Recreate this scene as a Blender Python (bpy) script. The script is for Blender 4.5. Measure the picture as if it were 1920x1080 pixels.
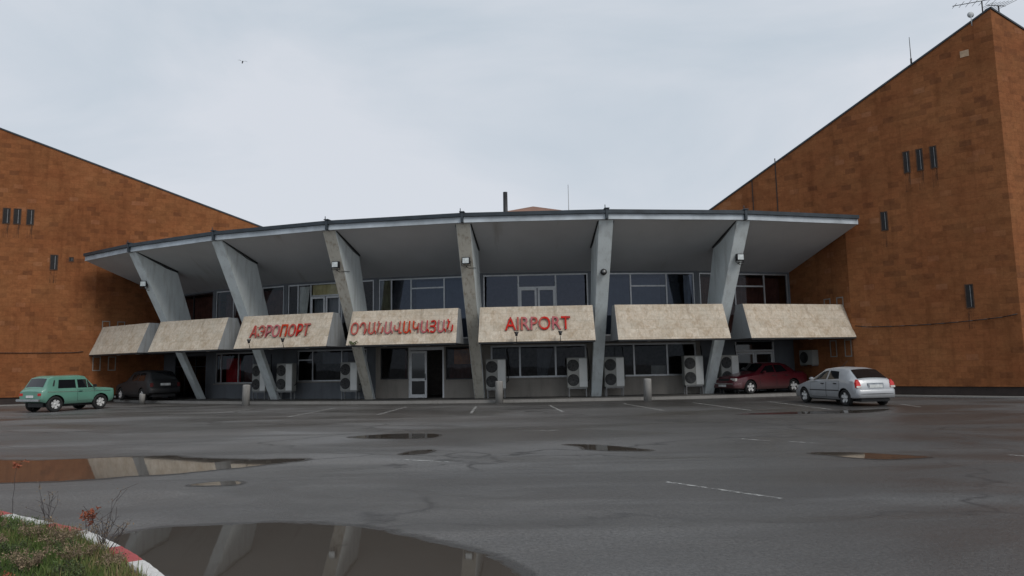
import bpy, bmesh, math, random
from math import sin, cos, pi, radians, sqrt, atan2
from mathutils import Vector, Matrix
random.seed(7)
scene = bpy.context.scene
for o in list(bpy.data.objects):
    bpy.data.objects.remove(o)
col = scene.collection

# ------------------------------------------------------------------ camera
cam_d = bpy.data.cameras.new('camera')
cam = bpy.data.objects.new('camera', cam_d)
col.objects.link(cam)
PITCH, ROLL, CAM_Z = 0.1115, 0.0181, 1.6
cam_d.sensor_width = 36.0
cam_d.lens = 1307.66 / 1920 * 36
cam_d.clip_start = 0.05
cam_d.clip_end = 3000
_f = Vector((0, cos(PITCH), sin(PITCH)))
_u0 = Vector((0, -sin(PITCH), cos(PITCH)))
_r0 = Vector((1, 0, 0))
_r = cos(ROLL) * _r0 - sin(ROLL) * _u0
_u = cos(ROLL) * _u0 + sin(ROLL) * _r0
cam.matrix_world = Matrix(((_r.x, _u.x, -_f.x, 0), (_r.y, _u.y, -_f.y, 0), (_r.z, _u.z, -_f.z, CAM_Z), (0, 0, 0, 1)))
scene.camera = cam

# ------------------------------------------------------------------ light
scene.view_settings.view_transform = 'Standard'
scene.view_settings.look = 'None'
scene.view_settings.exposure = 0.0
scene.view_settings.gamma = 1.0
SUN_EL, SUN_AZ = radians(42), radians(140)      # azimuth clockwise from +Y
world = bpy.data.worlds.new('World')
scene.world = world
world.use_nodes = True
wt = world.node_tree
wt.nodes.clear()
w_out = wt.nodes.new('ShaderNodeOutputWorld')
w_bg = wt.nodes.new('ShaderNodeBackground')
w_bg.inputs['Strength'].default_value = 0.1
w_sky = wt.nodes.new('ShaderNodeTexSky')
w_sky.sky_type = 'NISHITA'
w_sky.sun_disc = False
w_sky.sun_elevation = SUN_EL
w_sky.sun_rotation = SUN_AZ
w_sky.dust_density = 3.0
w_tc = wt.nodes.new('ShaderNodeTexCoord')
w_map = wt.nodes.new('ShaderNodeMapping')
w_map.inputs['Scale'].default_value = (1.1, 1.6, 3.4)
w_n = wt.nodes.new('ShaderNodeTexNoise')
w_n.inputs['Scale'].default_value = 1.15
w_n.inputs['Detail'].default_value = 7
w_n.inputs['Roughness'].default_value = 0.52
w_n.inputs['Distortion'].default_value = 0.5
w_ramp = wt.nodes.new('ShaderNodeValToRGB')
w_ramp.color_ramp.elements[0].position = 0.34
w_ramp.color_ramp.elements[0].color = (0.50, 0.585, 0.665, 1)
w_ramp.color_ramp.elements[1].position = 0.63
w_ramp.color_ramp.elements[1].color = (0.70, 0.735, 0.795, 1)
w_mul = wt.nodes.new('ShaderNodeVectorMath')
w_mul.operation = 'SCALE'
w_mul.inputs['Scale'].default_value = 10.0
w_mix = wt.nodes.new('ShaderNodeMixRGB')
w_mix.inputs[0].default_value = 0.93
L_ = wt.links.new
L_(w_tc.outputs['Generated'], w_map.inputs['Vector'])
L_(w_map.outputs[0], w_n.inputs['Vector'])
L_(w_n.outputs['Fac'], w_ramp.inputs[0])
L_(w_ramp.outputs[0], w_mul.inputs[0])
L_(w_sky.outputs[0], w_mix.inputs[1])
L_(w_mul.outputs[0], w_mix.inputs[2])
L_(w_mix.outputs[0], w_bg.inputs['Color'])
L_(w_bg.outputs[0], w_out.inputs['Surface'])

sun_d = bpy.data.lights.new('sun', 'SUN')
sun_d.energy = 1.5
sun_d.angle = radians(24)
sun_d.color = (1.0, 0.96, 0.9)
sun = bpy.data.objects.new('sun', sun_d)
col.objects.link(sun)
_sd = Vector((sin(SUN_AZ) * cos(SUN_EL), cos(SUN_AZ) * cos(SUN_EL), sin(SUN_EL)))
sun.rotation_euler = _sd.to_track_quat('Z', 'Y').to_euler()
sun.location = (20, -30, 40)

# ------------------------------------------------------------------ materials
class NT:
    def __init__(self, name):
        self.m = bpy.data.materials.new(name)
        self.m.use_nodes = True
        self.t = self.m.node_tree
        self.b = self.t.nodes['Principled BSDF']
        self.out = self.t.nodes['Material Output']
    def n(self, typ, ins=None, **kw):
        nd = self.t.nodes.new(typ)
        for k, v in kw.items():
            setattr(nd, k, v)
        for k, v in (ins or {}).items():
            self.put(nd.inputs[k], v)
        return nd
    def put(self, sock, v):
        if hasattr(v, 'is_output'):
            self.t.links.new(v, sock)
        else:
            sock.default_value = v
    def set(self, **kw):
        for k, v in kw.items():
            self.put(self.b.inputs[k.replace('_', ' ')], v)
        return self
    def uv(self, sx=1, sy=1, sz=1, loc=(0, 0, 0)):
        c = self.n('ShaderNodeTexCoord')
        return self.n('ShaderNodeMapping', {'Vector': c.outputs['UV'], 'Scale': (sx, sy, sz), 'Location': loc}).outputs[0]
    def ob(self, sx=1, sy=1, sz=1, loc=(0, 0, 0)):
        c = self.n('ShaderNodeTexCoord')
        return self.n('ShaderNodeMapping', {'Vector': c.outputs['Object'], 'Scale': (sx, sy, sz), 'Location': loc}).outputs[0]
    def geo(self, sx=1, sy=1, sz=1):
        c = self.n('ShaderNodeNewGeometry')
        return self.n('ShaderNodeMapping', {'Vector': c.outputs['Position'], 'Scale': (sx, sy, sz)}).outputs[0]
    def noise(self, vec, scale, detail=5, rough=0.55, dist=0):
        return self.n('ShaderNodeTexNoise', {'Vector': vec, 'Scale': scale, 'Detail': detail, 'Roughness': rough, 'Distortion': dist}).outputs['Fac']
    def ramp(self, fac, *stops):
        r = self.n('ShaderNodeValToRGB', {0: fac})
        e = r.color_ramp.elements
        while len(e) < len(stops):
            e.new(0.5)
        for el, (p, c) in zip(e, stops):
            el.position = p
            el.color = (c, c, c, 1) if isinstance(c, (int, float)) else (*c[:3], 1)
        return r.outputs[0]
    def mix(self, fac, a, b, mode='MIX'):
        nd = self.n('ShaderNodeMixRGB', blend_type=mode)
        for i, v in enumerate((fac, a, b)):
            if isinstance(v, tuple):
                v = (*v[:3], 1)
            self.put(nd.inputs[i], v)
        return nd.outputs[0]
    def math(self, op, a, b=0.0, clamp=False):
        nd = self.n('ShaderNodeMath', operation=op, use_clamp=clamp)
        self.put(nd.inputs[0], a)
        self.put(nd.inputs[1], b)
        return nd.outputs[0]
    def bump(self, h, strength=0.3, dist=0.02):
        self.put(self.b.inputs['Normal'], self.n('ShaderNodeBump', {'Height': h, 'Strength': strength, 'Distance': dist}).outputs[0])

MATS = {}
def simple(name, c, rough=0.6, metal=0.0, var=0.25, scale=6.0, spec=0.5, coat=0.0):
    if name in MATS:
        return MATS[name]
    t = NT(name)
    n = t.noise(t.ob(), scale)
    lo = tuple(x * (1 - var) for x in c)
    hi = tuple(min(1, x * (1 + var)) for x in c)
    t.set(Base_Color=t.ramp(n, (0.3, lo), (0.7, hi)), Roughness=rough, Metallic=metal)
    t.b.inputs['Specular IOR Level'].default_value = spec
    t.b.inputs['Coat Weight'].default_value = coat
    t.b.inputs['Coat Roughness'].default_value = 0.08
    MATS[name] = t.m
    return t.m

def tuff(name, base, dark, light):
    t = NT(name)
    uv = t.uv()
    br = t.n('ShaderNodeTexBrick', {'Vector': uv, 'Color1': (0, 0, 0, 1), 'Color2': (1, 1, 1, 1), 'Mortar': (0.5, 0.5, 0.5, 1), 'Scale': 1.0,
             'Mortar Size': 0.008, 'Mortar Smooth': 0.3, 'Bias': 0.0, 'Brick Width': 0.44, 'Row Height': 0.25}, offset=0.5, squash=1.0)
    rnd = t.ramp(br.outputs['Color'], (0.0, dark), (0.10, tuple(b * .88 for b in base)), (0.25, tuple(b * .97 for b in base)), (0.8, tuple(b * 1.05 for b in base)), (0.95, tuple(b * 1.10 for b in base)), (1.0, light))
    br2 = t.n('ShaderNodeTexBrick', {'Vector': t.uv(loc=(7.3, 3.1, 0)), 'Color1': (0.62, 0.6, 0.58, 1), 'Color2': (1, 1, 1, 1), 'Mortar': (1, 1, 1, 1), 'Scale': 1.0,
              'Mortar Size': 0.0, 'Bias': 0.75, 'Brick Width': 0.88, 'Row Height': 0.50})
    c = t.mix(0.10, rnd, br2.outputs['Color'], 'MULTIPLY')
    n1 = t.noise(uv, 0.16, 6, 0.6, 0.4)
    c = t.mix(t.ramp(n1, (0.38, 0.55), (0.62, 0.0)), c, (0.62, 0.50, 0.46), 'MULTIPLY')
    n2 = t.noise(t.uv(1.6, 0.14), 1.2, 5, 0.6)
    c = t.mix(t.ramp(n2, (0.52, 0.0), (0.75, 0.5)), c, (0.42, 0.36, 0.34), 'MULTIPLY')
    n5 = t.noise(t.uv(1.0, 1.3), 2.1, 6, 0.72, 0.4)
    c = t.mix(0.55, c, t.ramp(n5, (0.34, (0.62, 0.60, 0.62)), (0.50, (1.0, 1.0, 1.0)), (0.66, (1.14, 1.20, 1.28))), 'MULTIPLY')
    n6 = t.noise(t.uv(1, 1, 1, (5, 2, 0)), 0.8, 4, 0.6)
    c = t.mix(0.3, c, t.ramp(n6, (0.36, (1.05, 0.92, 0.85)), (0.64, (0.93, 1.05, 1.0))), 'MULTIPLY')
    n3 = t.noise(uv, 9, 6, 0.7)
    c = t.mix(0.5, c, t.ramp(n3, (0.3, 0.68), (0.7, 1.18)), 'MULTIPLY')
    c = t.mix(t.math('MULTIPLY', br.outputs['Fac'], 0.3), c, tuple(b * .45 for b in base))
    t.set(Base_Color=c, Roughness=0.9)
    t.b.inputs['Specular IOR Level'].default_value = 0.15
    t.bump(t.math('ADD', t.math('MULTIPLY', br.outputs['Fac'], -1.0), n3), 0.35, 0.02)
    MATS[name] = t.m
    return t.m
M_TUFF = tuff('orange_tuff', (0.282, 0.113, 0.046), (0.20, 0.081, 0.036), (0.32, 0.14, 0.068))

def conc(name, base, dark, scale=1.0, streak=0.6, rough=0.85, bare=None, chips=0.3):
    t = NT(name)
    ob = t.ob()
    n1 = t.noise(ob, 0.9 * scale, 6, 0.6)
    c = t.ramp(n1, (0.3, tuple(b * .82 for b in base)), (0.7, base))
    n2 = t.noise(t.ob(3.0, 3.0, 0.35), 1.3 * scale, 5, 0.65)
    c = t.mix(t.math('MULTIPLY', t.ramp(n2, (0.5, 0.0), (0.72, 1.0)), streak), c, dark)
    n3 = t.noise(ob, 14 * scale, 4, 0.7)
    c = t.mix(t.math('MULTIPLY', t.ramp(n3, (0.60, 0.0), (0.68, 1.0)), chips), c, bare or dark)
    t.set(Base_Color=c, Roughness=rough)
    t.b.inputs['Specular IOR Level'].default_value = 0.25
    t.bump(n3, 0.25, 0.01)
    MATS[name] = t.m
    return t.m
M_FIN = conc('blue_grey_concrete', (0.66, 0.705, 0.705), (0.36, 0.365, 0.35), streak=0.6, bare=(0.26, 0.23, 0.19))
M_FINW = conc('weathered_concrete', (0.54, 0.51, 0.44), (0.25, 0.20, 0.15), scale=1.8, streak=0.9, bare=(0.42, 0.42, 0.40))
def soffit_mat():
    t = NT('soffit_paint')
    ob = t.ob()
    n1 = t.noise(ob, 0.35, 6, 0.6)
    c = t.ramp(n1, (0.3, (0.47, 0.474, 0.48)), (0.7, (0.56, 0.563, 0.57)))
    n2 = t.noise(t.uv(1.3, 0.16), 0.85, 5, 0.55)
    c = t.mix(t.math('MULTIPLY', t.ramp(n2, (0.62, 0.0), (0.76, 1.0)), 0.6), c, (0.27, 0.24, 0.20))
    t.set(Base_Color=c, Roughness=0.85)
    return t.m
M_SOFFIT = soffit_mat()
M_FASCIA = simple('fascia_pale_blue', (0.46, 0.505, 0.545), 0.5, 0.0, 0.25, 1.2)
M_CAP = simple('roof_cap_dark', (0.035, 0.045, 0.055), 0.5, 0.3, 0.3, 2.0)
M_ROOF = simple('roof_felt', (0.09, 0.09, 0.09), 0.9)
M_STEEL = simple('grey_steel', (0.22, 0.22, 0.22), 0.45, 0.6)
M_DARK = simple('dark_metal', (0.018, 0.018, 0.02), 0.5, 0.2)
M_GREYWALL = conc('grey_render', (0.16, 0.172, 0.19), (0.10, 0.10, 0.105), streak=0.5, chips=0.15)
M_SILLWALL = conc('sill_stone', (0.30, 0.275, 0.245), (0.15, 0.135, 0.12), streak=0.5, chips=0.25)
M_SLAB = conc('slab_underside', (0.16, 0.165, 0.175), (0.07, 0.07, 0.07), streak=0.3)
M_INT = simple('interior_wall', (0.14, 0.125, 0.115), 0.9)
M_WHITE = simple('white_frame', (0.66, 0.67, 0.68), 0.45, 0, 0.08)
M_ALU = simple('aluminium_frame', (0.42, 0.43, 0.44), 0.4, 0.5, 0.1)
M_LAMPGLASS = simple('lamp_lens', (0.62, 0.66, 0.66), 0.15)
def trav():
    t = NT('travertine_slabs')
    uv = t.uv()
    br = t.n('ShaderNodeTexBrick', {'Vector': uv, 'Color1': (0.55, 0.475, 0.375, 1), 'Color2': (0.65, 0.575, 0.475, 1), 'Mortar': (0.44, 0.38, 0.30, 1), 'Scale': 1.0,
             'Mortar Size': 0.006, 'Brick Width': 0.55, 'Row Height': 0.42}, offset=0.37)
    n1 = t.noise(uv, 2.6, 8, 0.72, 1.2)
    c = t.mix(t.ramp(n1, (0.36, 0.85), (0.60, 0.0)), br.outputs['Color'], (0.72, 0.64, 0.56), 'MULTIPLY')
    n2 = t.noise(t.uv(1.6, 1.0), 7, 8, 0.78, 0.5)
    c = t.mix(0.7, c, t.ramp(n2, (0.33, 0.6), (0.66, 1.15)), 'MULTIPLY')
    n3 = t.noise(t.uv(2.2, 0.25), 1.3, 5, 0.65)
    c = t.mix(t.ramp(n3, (0.54, 0.0), (0.70, 0.6)), c, (0.26, 0.19, 0.13))
    n4 = t.noise(t.uv(1, 1, 1, (9, 4, 0)), 0.55, 5, 0.6)
    c = t.mix(t.ramp(n4, (0.50, 0.0), (0.68, 0.5)), c, (0.40, 0.37, 0.31))
    t.set(Base_Color=c, Roughness=0.8)
    t.bump(n2, 0.2, 0.01)
    return t.m
M_TRAV = trav()
M_PANELSIDE = conc('panel_side_concrete', (0.30, 0.315, 0.325), (0.17, 0.165, 0.155), streak=0.8)
def glass_mat(name, tint, refl=(0.9, 0.93, 1.0), ior=1.5, rough=0.0):
    t = NT(name)
    t.t.nodes.remove(t.b)
    tr = t.n('ShaderNodeBsdfTransparent', {'Color': (*tint, 1)})
    n = t.noise(t.ob(), 0.5, 2)
    bp = t.n('ShaderNodeBump', {'Height': n, 'Strength': 0.06, 'Distance': 0.1})
    gl = t.n('ShaderNodeBsdfGlossy', {'Color': (*refl, 1), 'Roughness': rough, 'Normal': bp.outputs[0]})
    fr = t.n('ShaderNodeFresnel', {'IOR': ior})
    mx = t.n('ShaderNodeMixShader', {0: fr.outputs[0], 1: tr.outputs[0], 2: gl.outputs[0]})
    t.t.links.new(mx.outputs[0], t.out.inputs['Surface'])
    return t.m
M_GLASS = glass_mat('window_glass', (0.60, 0.60, 0.60), ior=1.30)
M_GLASS_UP = glass_mat('upper_window_glass', (0.40, 0.42, 0.46), (0.72, 0.80, 1.0), ior=1.62)
M_GLASS_DIM = glass_mat('dim_window_glass', (0.72, 0.72, 0.70), ior=1.34)
M_CARGLASS = simple('car_glass', (0.008, 0.009, 0.011), 0.04, 0, 0.1, spec=0.6)

def asphalt():
    t = NT('wet_asphalt')
    g = t.geo()
    big = t.noise(t.geo(0.8, 1.0, 1), 0.11, 6, 0.6, 0.6)
    mid = t.noise(t.geo(0.35, 1.0, 1), 0.55, 6, 0.62, 0.4)
    fine = t.noise(g, 26, 4, 0.75)
    agg = t.n('ShaderNodeTexVoronoi', {'Vector': g, 'Scale': 60.0}, feature='F1')
    c = t.ramp(big, (0.34, (0.058, 0.052, 0.047)), (0.50, (0.086, 0.082, 0.078)), (0.66, (0.118, 0.117, 0.117)))
    c = t.mix(0.75, c, t.ramp(mid, (0.3, 0.6), (0.7, 1.25)), 'MULTIPLY')
    c = t.mix(0.85, c, t.ramp(fine, (0.3, 0.3), (0.72, 1.8)), 'MULTIPLY')
    grit = t.noise(g, 38, 3, 0.8)
    c = t.mix(t.ramp(grit, (0.62, 0.0), (0.70, 0.7)), c, (0.26, 0.25, 0.24))
    c = t.mix(t.ramp(grit, (0.33, 0.7), (0.40, 0.0)), c, (0.02, 0.019, 0.018))
    pat = t.noise(t.geo(0.25, 0.8, 1), 0.28, 7, 0.65, 1.5)
    c = t.mix(t.ramp(pat, (0.50, 0.0), (0.55, 0.6)), c, (0.048, 0.044, 0.040))
    c = t.mix(t.ramp(agg.outputs['Distance'], (0.0, 0.55), (0.28, 0.0)), c, (0.19, 0.185, 0.18))
    # hairline cracks and old seams
    vo = t.n('ShaderNodeTexVoronoi', {'Vector': t.n('ShaderNodeMixRGB', {0: 0.35, 1: t.geo(0.16, 0.34, 1), 2: t.n('ShaderNodeTexNoise', {'Vector': g, 'Scale': 0.7, 'Detail': 6.0}).outputs['Color']}).outputs[0], 'Scale': 1.0}, feature='DISTANCE_TO_EDGE')
    crack = t.math('MULTIPLY', t.ramp(vo.outputs['Distance'], (0.0, 1.0), (0.013, 0.0)), t.ramp(mid, (0.40, 0.0), (0.52, 0.9)))
    c = t.mix(crack, c, (0.018, 0.016, 0.015))
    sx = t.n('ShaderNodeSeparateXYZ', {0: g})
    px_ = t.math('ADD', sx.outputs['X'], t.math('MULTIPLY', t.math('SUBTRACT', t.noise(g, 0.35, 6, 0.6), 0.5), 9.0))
    sky_sheen = t.n('ShaderNodeMapRange', {0: px_, 1: -3.5, 2: 4.0, 3: 1.38, 4: 0.84}).outputs[0]  # wet film's sky reflection painted into the colour, brighter left, darker right
    c = t.mix(1.0, c, t.n('ShaderNodeCombineXYZ', {0: sky_sheen, 1: sky_sheen, 2: sky_sheen}).outputs[0], 'MULTIPLY')
    wet = t.ramp(t.noise(t.geo(0.4, 1.0, 1), 0.33, 6, 0.6, 0.8), (0.42, 1.0), (0.56, 0.0))
    c = t.mix(t.math('MULTIPLY', wet, 0.5), c, (0.045, 0.042, 0.039))
    r = t.ramp(wet, (0.0, 0.60), (1.0, 0.33))
    t.set(Base_Color=c, Roughness=r)
    t.b.inputs['Specular IOR Level'].default_value = 0.5
    t.bump(t.math('ADD', fine, t.math('MULTIPLY', agg.outputs['Distance'], 0.8)), 0.55, 0.012)
    return t.m
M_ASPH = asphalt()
def puddle_mat():
    t = NT('puddle_water')
    n = t.noise(t.geo(0.7, 1.3, 1), 1.7, 7, 0.68, 0.6)
    at = t.n('ShaderNodeAttribute', attribute_name='depth')
    m = t.math('ADD', at.outputs['Fac'], t.math('MULTIPLY', t.math('SUBTRACT', n, 0.5), 0.8))
    mask = t.ramp(m, (0.30, 0.0), (0.40, 1.0))
    damp = t.ramp(m, (0.02, 0.0), (0.26, 0.75))
    rip = t.noise(t.geo(1, 1, 1), 2.2, 2)
    t.set(Base_Color=(0.062, 0.052, 0.043, 1), Roughness=0.03, IOR=1.33)
    t.bump(rip, 0.006, 0.05)
    tr = t.n('ShaderNodeBsdfTransparent')
    wetb = t.n('ShaderNodeBsdfPrincipled', {'Base Color': (0.045, 0.041, 0.037, 1), 'Roughness': 0.34})
    m0 = t.n('ShaderNodeMixShader', {0: damp, 1: tr.outputs[0], 2: wetb.outputs[0]})
    mx = t.n('ShaderNodeMixShader', {0: mask, 1: m0.outputs[0], 2: t.b.outputs[0]})
    t.t.links.new(mx.outputs[0], t.out.inputs['Surface'])
    return t.m
M_PUDDLE = puddle_mat()
def paint_line():
    t = NT('worn_road_paint')
    n = t.noise(t.geo(), 7, 6, 0.75)
    mask = t.ramp(n, (0.42, 0.0), (0.58, 0.85))
    t.set(Base_Color=(0.50, 0.50, 0.48, 1), Roughness=0.6)
    tr = t.n('ShaderNodeBsdfTransparent')
    mx = t.n('ShaderNodeMixShader', {0: mask, 1: tr.outputs[0], 2: t.b.outputs[0]})
    t.t.links.new(mx.outputs[0], t.out.inputs['Surface'])
    return t.m
M_LINE = paint_line()
M_PAVE = conc('pavement_concrete', (0.135, 0.128, 0.12), (0.06, 0.057, 0.053), streak=0.4)
M_KERB = conc('kerb_concrete', (0.26, 0.25, 0.235), (0.12, 0.115, 0.105), scale=2, streak=0.4)
M_SLITGLASS = simple('slit_glass', (0.022, 0.02, 0.02), 0.5, spec=0.2)
def stain_mat():
    t = NT('rain_stain')
    n = t.noise(t.ob(16, 1, 1.3), 1.0, 5, 0.6)
    t.set(Base_Color=(0.05, 0.035, 0.026, 1), Roughness=0.95)
    tr = t.n('ShaderNodeBsdfTransparent')
    mx = t.n('ShaderNodeMixShader', {0: t.ramp(n, (0.48, 0.0), (0.66, 0.5)), 1: tr.outputs[0], 2: t.b.outputs[0]})
    t.t.links.new(mx.outputs[0], t.out.inputs['Surface'])
    return t.m
M_STAIN = stain_mat()
M_TUFFD = simple('dark_tuff', (0.075, 0.038, 0.022), 0.9, 0, 0.4, 3)
M_PLINTH = simple('plinth_dark', (0.030, 0.020, 0.017), 0.8, 0, 0.4, 2)

# ------------------------------------------------------------------ mesh helpers
class MB:
    def __init__(self):
        self.v, self.f, self.mi, self.sm = [], [], [], []
        self.M = Matrix.Identity(4)
    def add(self, vs, fs, mi=0, smooth=False):
        b = len(self.v)
        self.v += [tuple(self.M @ Vector(p)) for p in vs]
        for f in fs:
            self.f.append([b + i for i in f])
            self.mi.append(mi)
            self.sm.append(smooth)
        return self
    def box(self, x0, x1, y0, y1, z0, z1, mi=0):
        return self.add([(x0, y0, z0), (x1, y0, z0), (x1, y1, z0), (x0, y1, z0), (x0, y0, z1), (x1, y0, z1), (x1, y1, z1), (x0, y1, z1)],
                        [(0, 3, 2, 1), (4, 5, 6, 7), (0, 1, 5, 4), (1, 2, 6, 5), (2, 3, 7, 6), (3, 0, 4, 7)], mi)
    def prism(self, pts, d, mi=0, capmi=None):
        """closed polygon of 3D points swept by vector d"""
        n = len(pts)
        d = Vector(d)
        vs = [tuple(p) for p in pts] + [tuple(Vector(p) + d) for p in pts]
        self.add(vs, [tuple(range(n))[::-1], tuple(range(n, 2 * n))], mi if capmi is None else capmi)
        b = len(self.v) - 2 * n
        for i in range(n):
            j = (i + 1) % n
            self.f.append([b + i, b + j, b + n + j, b + n + i])
            self.mi.append(mi)
            self.sm.append(False)
        return self
    def tube(self, p0, p1, r0, r1=None, n=8, mi=0, caps=True):
        r1 = r0 if r1 is None else r1
        p0, p1 = Vector(p0), Vector(p1)
        d = (p1 - p0).normalized()
        a = d.orthogonal().normalized()
        b = d.cross(a)
        vs = []
        for p, r in ((p0, r0), (p1, r1)):
            for k in range(n):
                t = 2 * pi * k / n
                vs.append(tuple(p + (a * cos(t) + b * sin(t)) * r))
        self.add(vs, [(k, (k + 1) % n, n + (k + 1) % n, n + k) for k in range(n)], mi, True)
        if caps:
            self.add(vs, [tuple(range(n))[::-1], tuple(range(n, 2 * n))], mi)
        return self
    def path(self, pts, r, n=6, mi=0):
        for a, b in zip(pts, pts[1:]):
            self.tube(a, b, r, r, n, mi)
        return self
    def lathe(self, prof, c=(0, 0, 0), axis='Z', n=24, mi=0, smooth=True):
        vs, fs = [], []
        for (r, h) in prof:
            for k in range(n):
                t = 2 * pi * k / n
                x, y = r * cos(t), r * sin(t)
                p = {'Z': (x, y, h), 'Y': (x, h, y), 'X': (h, x, y)}[axis]
                vs.append((p[0] + c[0], p[1] + c[1], p[2] + c[2]))
        for i in range(len(prof) - 1):
            for k in range(n):
                fs.append((i * n + k, i * n + (k + 1) % n, (i + 1) * n + (k + 1) % n, (i + 1) * n + k))
        self.add(vs, fs, mi, smooth)
        return self
    def build(self, name, mats, parent=None, bevel=0.0, loc=None, rotz=None, fix=True):
        me = bpy.data.meshes.new(name)
        me.from_pydata(self.v, [], self.f)
        for i, p in enumerate(me.polygons):
            p.material_index = self.mi[i]
            p.use_smooth = self.sm[i]
        if fix or bevel:
            bm = bmesh.new()
            bm.from_mesh(me)
            bmesh.ops.remove_doubles(bm, verts=bm.verts, dist=1e-5)
            if fix:
                bmesh.ops.recalc_face_normals(bm, faces=bm.faces)
            if bevel:
                es = [e for e in bm.edges if len(e.link_faces) == 2 and e.calc_face_angle(0) > 0.6]
                bmesh.ops.bevel(bm, geom=es, offset=bevel, segments=2, affect='EDGES', clamp_overlap=True)
            bm.to_mesh(me)
            bm.free()
        for m in (mats if isinstance(mats, (list, tuple)) else [mats]):
            me.materials.append(m)
        auto_uv(me)
        o = bpy.data.objects.new(name, me)
        col.objects.link(o)
        if parent is not None:
            o.parent = parent
        if loc is not None:
            o.location = loc
        if rotz is not None:
            o.rotation_euler = (0, 0, rotz)
        return o
def auto_uv(me):
    uvl = me.uv_layers.new(name='UVMap')
    vs = me.vertices
    for p in me.polygons:
        n = p.normal
        if abs(n.z) < 0.8:
            t = Vector((-n.y, n.x, 0)).normalized()
            s = sqrt(max(1e-6, 1 - n.z * n.z))
            for li in p.loop_indices:
                c = vs[me.loops[li].vertex_index].co
                uvl.data[li].uv = (c.dot(t), c.z / s)
        else:
            for li in p.loop_indices:
                c = vs[me.loops[li].vertex_index].co
                uvl.data[li].uv = (c.x, c.y)
def empty(name, loc, rotz=0.0):
    o = bpy.data.objects.new(name, None)
    col.objects.link(o)
    o.location = loc
    o.rotation_euler = (0, 0, rotz)
    o.empty_display_size = 0.3
    return o
def tag(o, label, cat=None, group=None, kind=None):
    o['label'] = label
    if cat:
        o['category'] = cat
    if group:
        o['group'] = group
    if kind:
        o['kind'] = kind
    return o
def copy_tree(o, parent=None):
    c = o.copy()
    col.objects.link(c)
    if parent is not None:
        c.parent = parent
    for ch in o.children:
        copy_tree(ch, c)
    return c

# ------------------------------------------------------------------ ground
CX, CY = 2.3275, 71.1208
TH0, DTH = -0.5388, 0.1449
THL, THR = -0.6746, 0.3290
ANG = [THL] + [TH0 + DTH * i for i in range(6)] + [THR]           # eight radial lines, seven bays
def rad(th, R, z=0.0):
    return (CX + R * sin(th), CY - R * cos(th), z)
b = MB()
b.add([(-600, -600, 0), (600, -600, 0), (600, 600, 0), (-600, 600, 0)], [(0, 1, 2, 3)])
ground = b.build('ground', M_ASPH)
tag(ground, 'damp dark grey asphalt of the car park', kind='structure')

KA = Vector((15.6, 32.1)); KK = Vector((20.25, 27.78))            # right wing: inner and outer corner
_ax = (THL + THR) / 2
def mir(p):
    a = Vector((sin(_ax), -cos(_ax)))
    v = Vector((p[0] - CX, p[1] - CY))
    w = 2 * v.dot(a) * a - v
    return Vector((CX + w.x, CY + w.y))
LA, LK = mir(KA), mir(KK)
# pavement ring with kerb
KR = 40.0
def ring(R0, R1, z0, z1, mat, name, ths):
    m = MB()
    for a, c in zip(ths, ths[1:]):
        m.add([rad(a, R0, z1), rad(c, R0, z1), rad(c, R1, z1), rad(a, R1, z1)], [(0, 1, 2, 3)])
        m.add([rad(a, R1, z0), rad(c, R1, z0), rad(c, R1, z1), rad(a, R1, z1)], [(0, 1, 2, 3)])
    return m.build(name, mat)
ths = [THL + (THR - THL) * i / 42 for i in range(43)]
tag(ring(30, KR - 0.15, 0, 0.12, M_PAVE, 'pavement', ths), 'dark concrete pavement under the terminal canopy', kind='structure')
tag(ring(KR - 0.15, KR, -0.02, 0.125, M_KERB, 'kerb', ths), 'grey concrete kerb along the terminal pavement', kind='structure')
def strip(p0, p1, w, z, mat, name, label, z0=-0.01):
    p0, p1 = Vector(p0), Vector(p1)
    d = (p1 - p0).normalized()
    nrm = Vector((d.y, -d.x))
    if nrm.y > 0:
        nrm = -nrm
    q = [p0, p1, p1 + nrm * w, p0 + nrm * w]
    m = MB()
    m.prism([(p.x, p.y, z0) for p in q], (0, 0, z - z0))
    o = m.build(name, mat, bevel=0.01)
    tag(o, label, kind='structure')
for A_, K_, s in ((KA, KK, 'right'), (LA, LK, 'left')):
    d = (K_ - A_).normalized()
    strip(A_ - d * 0.6, K_ + d * 1.2, 0.55, 0.05, M_KERB, 'kerb', 'pale concrete kerb strip at the foot of the %s brick wing' % ('tall' if s == 'right' else 'far'))

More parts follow.
